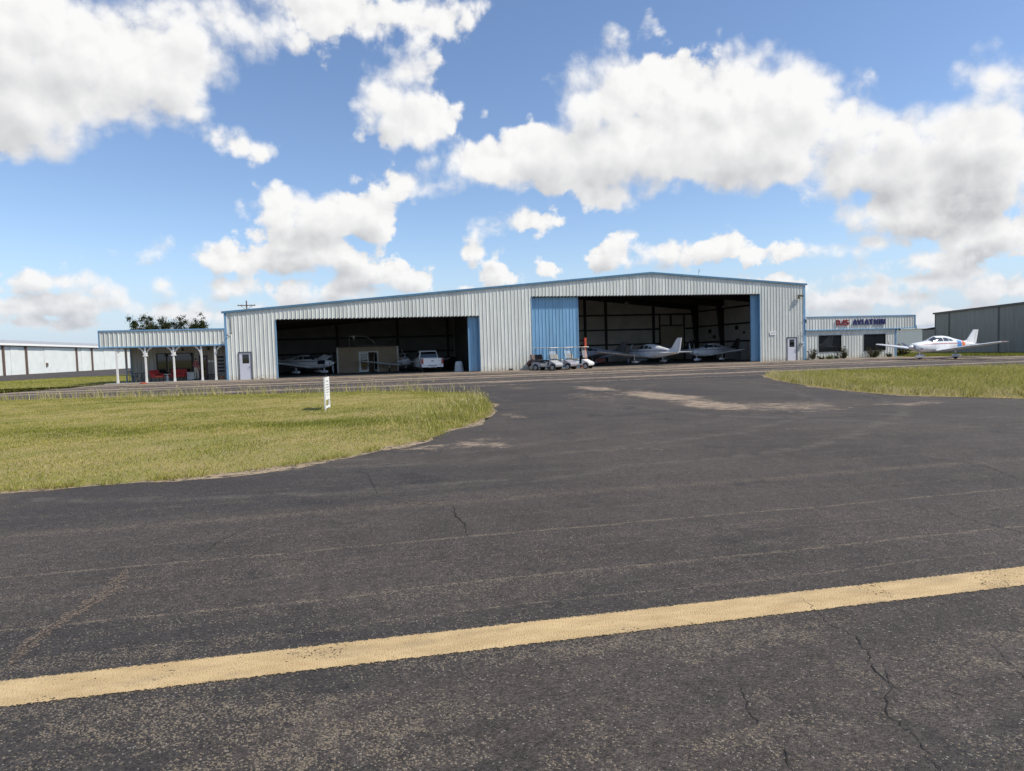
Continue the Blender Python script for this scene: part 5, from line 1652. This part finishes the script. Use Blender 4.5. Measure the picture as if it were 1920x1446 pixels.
MB().box(-0.5, 0.5, -0.06, 0.06, 0.0, 0.08).box(-0.5, -0.4, -0.06, 1.2, 0.0, 0.075).box(0.4, 0.5, -0.06, 1.2, 0.0, 0.075).build('base', 'orange', eh)
MB().tube((0, 0.1, 2.40), (0, 1.3, 2.30), 0.06).build('boom', 'orange', eh)
# benches and cupboards along the right wall of the right bay
def bench(label, s, nn, ln, ht, top, body_, drawers=3):
    b_ = thing('workbench', label, 'workbench', at(s, nn, 0.012))
    MB().box(-0.38, 0.38, -ln / 2, ln / 2, ht - 0.05, ht).build('worktop', top, b_)
    MB().box(-0.32, 0.34, -ln / 2 + 0.05, ln / 2 - 0.05, 0.05, ht - 0.055).build('cabinet', body_, b_)
    for k in range(drawers):
        a = -ln / 2 + 0.1 + k * (ln - 0.2) / drawers
        MB().box(-0.345, -0.325, a + 0.02, a + (ln - 0.2) / drawers - 0.02, 0.12, ht - 0.12).build('drawer', 'dark_steel', b_)
bench('low workbench by the right bay wall near the corner', 49.9, 17.2, 3.2, 0.95, 'wood', 'dark_steel')
bench('workbench against the right bay wall near the door', 49.9, 5.6, 2.4, 0.95, 'wood', 'plastic_grey')
cb_ = thing('steel_cupboard', 'pale steel cupboard against the right bay wall', 'cupboard', at(49.9, 9.8, 0.012))
MB().box(-0.35, 0.35, -0.55, 0.55, 0.0, 1.9).build('body', 'pale_box', cb_)
MB().box(-0.37, -0.352, -0.53, -0.01, 0.08, 1.86).build('door', 'pale_box', cb_)
MB().box(-0.37, -0.352, 0.01, 0.53, 0.08, 1.86).build('door', 'pale_box', cb_)
ws = thing('tool_rack', 'tool rack with dark boxes near the right bay door', 'rack', at(48.9, 3.4, 0.012))
for z_ in (0.1, 0.7, 1.3, 1.9):
    MB().box(-0.6, 0.6, -0.25, 0.25, z_, z_ + 0.04).build('shelf', 'dark_steel', ws)
for x_ in (-0.58, 0.58):
    for y_ in (-0.22, 0.22):
        MB().box(x_ - .025, x_ + .025, y_ - .025, y_ + .025, 0, 2.3).build('upright', 'dark_steel', ws)
for k, (x_, z_, hh, mt_) in enumerate(((-0.4, 0.14, 0.4, 'black'), (0.1, 0.14, 0.35, 'stripe_red'), (-0.3, 0.74, 0.3, 'plastic_grey'), (0.3, 0.74, 0.42, 'black'), (-0.35, 1.34, 0.35, 'wood'), (0.2, 1.34, 0.28, 'plastic_grey'), (0.0, 1.94, 0.34, 'black'))):
    bx_ = MB().box(x_ - 0.2, x_ + 0.2, -0.2, 0.2, z_, z_ + hh).build('tool_box', mt_, bevel=0.02)
    tag(bx_, ['black box at the bottom left of the tool rack', 'red box at the bottom right of the tool rack', 'grey box on the left of the second rack shelf', 'black box on the right of the second rack shelf', 'brown box on the left of the third rack shelf', 'grey box on the right of the third rack shelf', 'black box on the top shelf of the tool rack'][k], 'box')
    bx_.location = at(48.9, 3.4, 0.014)
for k, (s, nn, sz, mt_, lb) in enumerate(((32.6, 9.0, (0.9, 0.6, 0.95), 'dark_steel', 'dark rolling cart left of the aircraft in the right bay'), (34.5, 12.0, (1.3, 0.7, 1.1), 'stripe_red', 'dark red tool chest by the rear wall'), (41.5, 12.5, (1.0, 0.7, 0.9), 'dark_steel', 'dark bench under the rear overhead door'), (5.6, 14.5, (2.4, 0.8, 1.5), 'dark_steel', 'dark machine behind the left bay aircraft'), (18.8, 12.5, (1.6, 0.9, 1.2), 'dark_steel', 'dark crate by the partition wall'), (30.6, 6.2, (1.2, 0.6, 1.0), 'dark_steel', 'dark low cart beside the orange hoist'), (43.4, 7.5, (1.1, 0.6, 0.85), 'purple', 'plum coloured tool cart between the right bay aircraft'))):
    c_ = thing('tool_cart', lb, 'tool cart', at(s, nn, 0.012), 0.2 * k)
    MB().box(-sz[0] / 2, sz[0] / 2, -sz[1] / 2, sz[1] / 2, 0.14, sz[2]).build('cabinet', mt_, c_, bevel=0.02)
    for q in range(3):
        h0 = 0.2 + q * (sz[2] - 0.25) / 3
        MB().box(-sz[0] / 2 + 0.04, sz[0] / 2 - 0.04, -sz[1] / 2 - 0.02, -sz[1] / 2 - 0.002, h0, h0 + (sz[2] - 0.25) / 3 - 0.03).build('drawer', mt_, c_)
    for x_ in (-1, 1):
        for y_ in (-1, 1):
            wheel(MB(), (x_ * (sz[0] / 2 - 0.1), y_ * (sz[1] / 2 - 0.1), 0.07), 0.07, 0.05).build('castor', 'rubber', c_)

# ------------------------------------------------------------------ golf carts
def golf_cart(label, view, heading, body, roof=True, roof_m='roof_cream', seat='beige', screen=True):
    f = Vector(toworld(heading)).normalized()
    o = toworld(view)
    c = thing('golf_cart', label, 'golf cart', (o[0], o[1], 0.002), math.atan2(f.y, f.x), 'golf carts by the blue sliding door')
    MB().box(-1.05, 0.95, -0.48, 0.48, 0.24, 0.33).build('floor_pan', 'black', c)
    # rear body with wheel arches
    rear = [(-1.18, 0.40), (-1.08, 0.34)] + [(-0.80 + 0.27 * math.cos(math.pi * (1 - k / 7)), 0.26 + 0.27 * math.sin(math.pi * (1 - k / 7))) for k in range(8)] + [(-0.30, 0.34), (-0.24, 0.62), (-0.70, 0.70), (-1.02, 0.72), (-1.20, 0.58)]
    front = [(0.42, 0.34), (0.52, 0.30)] + [(0.82 + 0.27 * math.cos(math.pi * (1 - k / 7)), 0.26 + 0.27 * math.sin(math.pi * (1 - k / 7))) for k in range(8)] + [(1.14, 0.34), (1.17, 0.46), (1.04, 0.58), (0.80, 0.69), (0.58, 0.80), (0.48, 0.78), (0.50, 0.55)]
    MB().prism(rear, -0.56, 0.56).build('rear_body', body, c, bevel=0.035)
    MB().prism(front, -0.54, 0.54).build('front_cowl', body, c, bevel=0.04)
    MB().box(-0.28, 0.46, -0.55, -0.47, 0.30, 0.40).box(-0.28, 0.46, 0.47, 0.55, 0.30, 0.40).build('sill', body, c)
    MB().box(-0.72, -0.22, -0.50, 0.50, 0.72, 0.84).build('seat', seat, c, bevel=0.03)
    MB().box(-0.10, 0.0, -0.50, 0.50, 0.0, 0.42, Matrix.Translation((-0.72, 0, 0.88)) @ Matrix.Rotation(rad(-14), 4, 'Y')).build('backrest', seat, c, bevel=0.03)
    MB().box(-1.12, -0.88, -0.42, 0.42, 0.73, 0.79).build('bag_deck', 'black', c)
    MB().path([(0.62, 0.24, 0.86), (0.40, 0.24, 1.02)], 0.02, 6).path([(0.40 + 0.05 * math.cos(t), 0.24 + 0.17 * math.sin(t), 1.02 + 0.15 * math.cos(t)) for t in np.linspace(0, 2 * math.pi, 13)], 0.014, 6).build('steering_wheel', 'black', c)
    if roof:
        for sd in (-1, 1):
            MB().path([(0.60, sd * 0.48, 0.85), (0.52, sd * 0.50, 1.3), (0.42, sd * 0.50, 1.78)], 0.018, 6).build('roof_strut', 'black', c)
            MB().path([(-0.86, sd * 0.48, 0.72), (-0.86, sd * 0.50, 1.3), (-0.80, sd * 0.50, 1.78)], 0.018, 6).build('roof_strut', 'black', c)
        MB().box(-1.10, 0.70, -0.58, 0.58, 1.775, 1.825).build('roof', roof_m, c, bevel=0.025)
        if screen:
            MB().add([(0.595, -0.46, 0.92), (0.595, 0.46, 0.92), (0.45, 0.47, 1.74), (0.45, -0.47, 1.74)], [(0, 1, 2, 3)]).build('windscreen', M['clear'], c)
    for sd in (-1, 1):
        MB().lathe([(0.0, 0.0), (0.06, 0.0), (0.05, 0.03), (0.0, 0.035)], 10, Matrix.Translation((1.09, sd * 0.36, 0.50)) @ Matrix.Rotation(math.pi / 2, 4, 'Y')).build('headlamp', 'pale_box', c)
        for gx in (-0.80, 0.82):
            w1 = wheel(MB(), (gx, sd * 0.47, 0.225), 0.225, 0.19).build('wheel', 'rubber', c)
            rm = MB()
            rm.tube((gx, sd * 0.545, 0.225), (gx, sd * 0.572, 0.225), 0.145, 0.135, 16)
            rm.build('rim', 'dark_steel', w1)
            rs = MB()
            for k in range(5):
                rs.box(0.03, 0.14, -0.02, 0.02, -0.012, 0.012, Matrix.Translation((gx, sd * 0.576, 0.225)) @ Matrix.Rotation(math.pi / 2, 4, 'X') @ Matrix.Rotation(k * 2 * math.pi / 5, 4, 'Z'))
            ring = [(gx + 0.138 * math.cos(t), sd * 0.574, 0.225 + 0.138 * math.sin(t)) for t in np.linspace(0, 2 * math.pi, 17)]
            rs.path(ring, 0.016, 6)
            rs.build('rim_spokes', 'pale_box', w1)
    return c


m_, t_, b_ = new_mat('clear_screen')
b_.inputs['Base Color'].default_value = (0.9, 0.92, 0.93, 1)
b_.inputs['Roughness'].default_value = 0.03
b_.inputs['Alpha'].default_value = 0.22
M['clear'] = m_
golf_cart('white golf cart with cream roof, rightmost of the row', (5.57, 56.4), (0.86, -0.50), 'cart_white')
golf_cart('pearl golf cart with beige seat third from the left of the row', (4.15, 55.55), (0.80, -0.60), 'cart_pearl')
golf_cart('grey golf cart with black seat second from the left of the row', (2.9, 54.8), (0.80, -0.60), 'plastic_grey', seat='black')
golf_cart('dark maroon roofless utility cart, leftmost of the row', (2.6, 57.25), (0.93, -0.37), 'cart_maroon', roof=False, seat='brown')

# ------------------------------------------------------------------ porch furniture and person
def armchair(label, s, nn, rz, wd, red='red_fabric', seat='orange_fabric'):
    c = thing('armchair' if wd < 1 else 'sofa', label, 'armchair' if wd < 1 else 'sofa', at(s, nn, 0.052), rz)
    MB().box(-wd / 2 + .1, wd / 2 - .1, -0.38, 0.22, 0.30, 0.46).build('seat', seat, c, bevel=0.04)
    MB().box(-wd / 2 + .02, wd / 2 - .02, -0.07, 0.07, 0.0, 0.55, Matrix.Translation((0, 0.30, 0.36)) @ Matrix.Rotation(rad(-14), 4, 'X')).build('backrest', red, c, bevel=0.05)
    for sd in (-1, 1):
        MB().prism([(-0.36, 0.30), (0.26, 0.30), (0.34, 0.66), (-0.34, 0.60)], min(sd * (wd / 2 - .1), sd * wd / 2), max(sd * (wd / 2 - .1), sd * wd / 2), 'x').build('armrest', red, c, bevel=0.03)
        for y_ in (-0.32, 0.24):
            MB().tube((sd * (wd / 2 - .06), y_, 0.0), (sd * (wd / 2 - .06), y_, 0.31), 0.02, None, 6).build('leg', 'black', c)
armchair('red armchair with orange seat by the second porch post', -5.40, 1.5, 0.75, 0.78)
armchair('dark red two seat sofa under the porch window', -4.05, 2.15, -0.1, 1.2, seat='red_fabric')
armchair('red chair at the far left end of the porch', -7.55, 4.4, 1.2, 0.7)
st_ = thing('side_table', 'small pale side table between the red porch seats', 'table', at(-4.72, 1.75, 0.052))
MB().lathe([(0.01, 0.52), (0.30, 0.52), (0.30, 0.56), (0.01, 0.565)], 20).build('table_top', 'pale_box', st_)
MB().lathe([(0.18, 0.0), (0.16, 0.03), (0.06, 0.10), (0.10, 0.3), (0.06, 0.5), (0.05, 0.52)], 14).build('pedestal', 'pale_box', st_)
bt = thing('patio_table', 'black metal patio table at the left of the porch', 'table', at(-6.75, 1.9, 0.052))
MB().lathe([(0.01, 0.68), (0.42, 0.68), (0.42, 0.71), (0.01, 0.712)], 20).build('table_top', 'black', bt)
for k in range(4):
    t = math.pi / 4 + k * math.pi / 2
    MB().path([(0.36 * math.cos(t), 0.36 * math.sin(t), 0), (0.2 * math.cos(t), 0.2 * math.sin(t), 0.35), (0.32 * math.cos(t), 0.32 * math.sin(t), 0.68)], 0.018, 6).build('leg', 'black', bt)
for i, (s, nn, rz, lb) in enumerate(((-6.95, 1.15, 2.6, 'black metal chair before the patio table'), (-6.2, 2.3, -0.9, 'black metal chair behind the patio table'))):
    c = thing('patio_chair', lb, 'chair', at(s, nn, 0.052), rz)
    MB().box(-0.23, 0.23, -0.22, 0.22, 0.42, 0.45).build('seat', 'black', c)
    for k in range(5):
        MB().tube((-0.2 + k * 0.1, 0.22, 0.44), (-0.2 + k * 0.1, 0.30, 0.88), 0.011, None, 5).build('back_slat', 'black', c)
    MB().tube((-0.23, 0.30, 0.88), (0.23, 0.30, 0.88), 0.016, None, 6).build('back_rail', 'black', c)
    for x_ in (-0.2, 0.2):
        for y_ in (-0.2, 0.2):
            MB().tube((x_, y_, 0), (x_, y_, 0.43), 0.014, None, 6).build('leg', 'black', c)
fz = thing('chest_freezer', 'pale enamel chest beside the porch door', 'chest', at(-3.16, 2.6, 0.052))
MB().box(-0.27, 0.27, -0.28, 0.28, 0.03, 0.58).build('body', 'pale_box', fz, bevel=0.02)
MB().box(-0.28, 0.28, -0.29, 0.29, 0.585, 0.64).build('lid', 'pale_box', fz, bevel=0.015)
bn_ = thing('low_bench', 'dark low bench with basin right of the porch door', 'bench', at(-1.62, 2.45, 0.052))
MB().box(-0.42, 0.42, -0.2, 0.2, 0.36, 0.42).build('seat', 'dark_steel', bn_)
for x_ in (-0.36, 0.36):
    MB().box(x_ - 0.03, x_ + 0.03, -0.18, 0.18, 0.0, 0.36).build('leg', 'dark_steel', bn_)
pt_ = thing('flower_pot', 'clay flower pot by the blue hangar corner', 'pot', at(-0.62, 1.2, 0.052))
MB().lathe([(0.10, 0.0), (0.15, 0.24), (0.17, 0.24), (0.17, 0.29), (0.14, 0.29), (0.12, 0.2)], 14).build('pot', 'clay', pt_)
MB().lathe([(0.13, 0.24), (0.01, 0.26)], 12).build('soil', 'wood', pt_)
hs_ = tag(MB().path([(0, 0, 0.03), (0.25, 0.06, 0.03), (0.45, -0.05, 0.03), (0.25, -0.12, 0.035), (0.05, -0.06, 0.05), (0.2, 0.02, 0.075), (0.38, -0.02, 0.08)], 0.035, 8).build('coiled_hose', 'orange'), 'orange coiled hose lying on the asphalt before the porch', 'hose')
hs_.location = at(-5.9, -1.05, 0.002)
hs_.rotation_euler = (0, 0, 0.2)


def person():
    bm = bmesh.new()
    J = {}
    def add(nm, co):
        J[nm] = bm.verts.new(co)
    pts = {'pel': (0, 0, .95), 'waist': (0, 0, 1.1), 'chest': (0, .02, 1.32), 'sh': (0, .01, 1.45), 'neck': (0, .0, 1.52), 'head': (0, -.03, 1.64), 'crown': (0, -.02, 1.74),
           'lh': (.10, 0, .90), 'lk': (.11, -.03, .50), 'la': (.11, .02, .09), 'lt': (.13, -.15, .05), 'rh': (-.10, 0, .90), 'rk': (-.11, -.06, .50), 'ra': (-.12, -.02, .09), 'rt': (-.14, -.19, .05),
           'ls': (.19, .01, 1.42), 'le': (.25, .02, 1.14), 'lw': (.20, -.20, 1.02), 'lf': (.18, -.28, 1.01), 'rs': (-.19, .01, 1.42), 're': (-.25, .03, 1.14), 'rw': (-.24, -.08, .90), 'rf': (-.24, -.11, .80)}
    R = {'pel': .145, 'waist': .135, 'chest': .155, 'sh': .12, 'neck': .055, 'head': .095, 'crown': .06, 'lh': .095, 'lk': .062, 'la': .045, 'lt': .04, 'rh': .095, 'rk': .062, 'ra': .045, 'rt': .04,
         'ls': .065, 'le': .05, 'lw': .035, 'lf': .03, 'rs': .065, 're': .05, 'rw': .035, 'rf': .03}
    for k_, p in pts.items():
        add(k_, p)
    for a, b in (('pel', 'waist'), ('waist', 'chest'), ('chest', 'sh'), ('sh', 'neck'), ('neck', 'head'), ('head', 'crown'), ('pel', 'lh'), ('lh', 'lk'), ('lk', 'la'), ('la', 'lt'), ('pel', 'rh'), ('rh', 'rk'), ('rk', 'ra'), ('ra', 'rt'),
                 ('sh', 'ls'), ('ls', 'le'), ('le', 'lw'), ('lw', 'lf'), ('sh', 'rs'), ('rs', 're'), ('re', 'rw'), ('rw', 'rf')):
        bm.edges.new((J[a], J[b]))
    names = list(pts)
    me = bpy.data.meshes.new('person')
    bm.to_mesh(me)
    bm.free()
    o = bpy.data.objects.new('person', me)
    COL.objects.link(o)
    md = o.modifiers.new('skin', 'SKIN')
    for i, k_ in enumerate(names):
        sv = me.skin_vertices[0].data[i]
        sv.radius = (R[k_], R[k_] * (0.78 if k_ in ('pel', 'waist', 'chest', 'sh') else 1.0))
        sv.use_root = k_ == 'pel'
    o.modifiers.new('sub', 'SUBSURF').levels = 2
    o.modifiers['sub'].render_levels = 2
    dg = bpy.context.evaluated_depsgraph_get()
    me2 = bpy.data.meshes.new_from_object(o.evaluated_get(dg))
    o.modifiers.clear()
    o.data = me2
    me2.name = 'person'
    for k_ in ('plaid', 'khaki', 'skin', 'hair', 'shoe'):
        me2.materials.append(M[k_])
    me2.materials.clear()
    for k_ in ('plaid', 'khaki', 'skin', 'hair', 'shoe'):
        me2.materials.append(M[k_])
    for p in me2.polygons:
        c = p.center
        p.use_smooth = True
        if c.z > 1.67 or (c.z > 1.58 and c.y > 0.0):
            p.material_index = 3
        elif c.z > 1.50 or (c.z < 1.16 and abs(c.x) > 0.15 and c.z > 0.75):
            p.material_index = 2
        elif c.z < 0.10:
            p.material_index = 4
        elif c.z < 1.0:
            p.material_index = 1
        else:
            p.material_index = 0
    return o


pr = person()
pr.location = at(-2.66, 2.05, 0.052)
pr.rotation_euler = (0, 0, rad(150))
tag(pr, 'person in red plaid shirt and khaki trousers standing on the porch', 'person')

# ------------------------------------------------------------------ notice board on the left island
zb0 = 0.09
sgn = thing('notice_board', 'white notice board on legs standing edge on in the grass', 'sign', (-1.0, 20.87, zb0), -0.10)
fr = MB().box(-0.02, 0.02, -0.42, -0.37, -0.05, 0.96).box(-0.02, 0.02, 0.37, 0.42, -0.05, 0.96).box(-0.019, 0.019, -0.37, 0.37, 0.06, 0.11).build('frame', 'white', sgn)
bd = MB().box(-0.016, 0.016, -0.37, 0.37, 0.30, 0.955).build('board', 'white', sgn)
tx = random.Random(5)
for k, (z_, a, b, hh) in enumerate(((0.84, -0.2, 0.2, 0.035), (0.74, -0.27, 0.25, 0.028), (0.665, -0.29, 0.28, 0.028), (0.59, -0.26, 0.28, 0.028), (0.515, -0.2, 0.22, 0.03), (0.43, -0.12, 0.12, 0.022))):
    mb = MB()
    p = a
    while p < b:
        q = p + tx.uniform(0.02, 0.05)
        mb.box(0.0165, 0.0185, p, min(q, b), z_ - hh / 2, z_ + hh / 2)
        p = q + 0.014
    mb.build('text_line', 'plastic_grey', bd)


# ------------------------------------------------------------------ leaves, bushes, trees
def leaf_cloud(name, material, parent, centres, radii, count, size, seed, tone0=0.45, squash=0.8):
    r = np.random.default_rng(seed)
    w_ = np.array(radii) ** 2
    pick = r.choice(len(centres), count, p=w_ / w_.sum())
    d = r.normal(0, 1, (count, 3))
    d /= np.linalg.norm(d, axis=1)[:, None]
    rad_ = np.array(radii)[pick] * np.abs(r.normal(0.55, 0.42, count))
    c = np.array(centres)[pick] + d * rad_[:, None] * np.array([1, 1, squash])
    n = d + r.normal(0, 0.7, (count, 3))
    n /= np.linalg.norm(n, axis=1)[:, None]
    a = np.cross(n, r.normal(0, 1, (count, 3)))
    a /= np.linalg.norm(a, axis=1)[:, None]
    b = np.cross(n, a)
    s = r.uniform(0.6, 1.3, count)[:, None] * size
    v = np.stack([c - a * s, c - b * s * 0.45, c + a * s, c + b * s * 0.45], 1).reshape(-1, 3)
    me = bpy.data.meshes.new(name)
    me.from_pydata(v.tolist(), [], (np.arange(count * 4).reshape(-1, 4)).tolist())
    at_ = me.attributes.new('tone', 'FLOAT', 'POINT')
    tn_ = np.clip(r.normal(tone0, 0.24, count), 0, 1)
    at_.data.foreach_set('value', np.repeat(tn_, 4).astype(np.float32))
    me.materials.append(M[material])
    o = bpy.data.objects.new(name, me)
    COL.objects.link(o)
    o.parent = parent
    return o


def bush(label, s, nn, wd, ht, seed, material='bush', upright=0.5, group='bushes along the office wall'):
    r = random.Random(seed)
    b_ = thing('bush', label, 'bush', at(s, nn, 0.0), 0, group)
    cen, rr, mb = [], [], MB()
    k_ = max(5, int(9 * wd))
    for k in range(k_):
        t = r.uniform(0, 2 * math.pi)
        q = r.uniform(0.1, 1.0) * wd / 2
        top = (q * math.cos(t), q * 0.7 * math.sin(t), ht * r.uniform(0.55, 0.98) * (1 - 0.35 * (q / (wd / 2)) ** 2))
        mb.path([(top[0] * 0.15, top[1] * 0.15, 0), (top[0] * 0.5, top[1] * 0.5, top[2] * 0.55), top], [0.018, 0.013, 0.006], 5)
        for z_ in np.linspace(0.25, 1.0, 5):
            cen.append((top[0] * (0.15 + 0.85 * z_) + r.gauss(0, .03), top[1] * (0.15 + 0.85 * z_) + r.gauss(0, .03), top[2] * z_))
            rr.append((0.10 + 0.07 * (1 - z_)) * (0.7 + 0.4 * wd))
    mb.build('stems', 'wood', b_)
    leaf_cloud('foliage', material, b_, cen, rr, int(900 * wd * ht + 250), 0.045, seed)


bush('tall pale twiggy bush at the hangar end of the office', 51.05, -0.45, 0.95, 1.30, 1, 'bush')
bush('tiny dark plant right of the tall twiggy bush', 51.95, -0.45, 0.7, 0.42, 2, 'bush')
bush('low bright green plant under the left office window', 52.75, -0.5, 0.9, 0.45, 3, 'bush_green')
bush('spreading bush under the right end of the left office window', 54.35, -0.45, 1.5, 1.25, 4, 'bush')
bush('small dark plant left of the spreading bush', 53.45, -0.5, 0.5, 0.36, 5, 'bush')
bush('wide dark bush before the right office window', 57.55, -0.45, 1.9, 1.25, 6, 'bush')
bush('tiny bush near the office corner trim', 59.4, -0.45, 0.8, 0.5, 7, 'bush')
bush('wide dark bush just past the office corner', 61.6, 0.6, 2.9, 1.25, 8, 'bush')


def tree(label, base, ht, crown, seed, lean=0.0):
    r = random.Random(seed)
    t_ = thing('tree', label, 'tree', (base[0], base[1], -0.03), 0, 'trees behind the porch building')
    mb = MB()
    mb.path([(0, 0, 0), (0.05, 0, ht * 0.3), (lean * 0.4, 0.05, ht * 0.55)], [0.22, 0.17, 0.13], 9)
    cen, rr = [], []
    for k in range(20):
        t = r.uniform(0, 2 * math.pi)
        q = crown * r.uniform(0.2, 1.0)
        top = ht * (1.0 - 0.32 * r.random() - 0.10 * q / crown)
        end = (lean * top / ht + q * math.cos(t), q * math.sin(t), top)
        mb.path([(lean * 0.4, 0.05, ht * (0.40 + 0.1 * r.random())), (lean * 0.5 + q * 0.6 * math.cos(t), q * 0.6 * math.sin(t), top * 0.75), end], [0.09, 0.06, 0.02], 6)
        for j in range(9):
            z_ = 0.50 + 0.52 * j / 8
            cen.append((lean * 0.5 + (end[0] - lean * 0.5) * (0.35 + 0.7 * z_) + r.gauss(0, 0.16), end[1] * (0.35 + 0.7 * z_) + r.gauss(0, 0.16), top * z_ + r.gauss(0, 0.10)))
            rr.append(r.uniform(0.26, 0.6))
    mb.build('trunk', 'wood', t_)
    leaf_cloud('crown', 'leaf', t_, cen, rr, 20000, 0.085, seed, 0.4, 0.8)


for lb, vx, vy, ht, cr, sd, ln in (('leftmost dark tree with a spiky windswept top behind the porch roof', -42.8, 82.0, 7.2, 2.6, 21, -0.6), ('middle broad dark tree behind the porch roof', -40.0, 81.0, 7.0, 3.2, 22, 0.2), ('rightmost small round dark tree behind the porch roof', -37.4, 82.0, 7.2, 1.9, 23, 0.2)):
    tree(lb, toworld((vx, vy)), ht, cr, sd, ln)
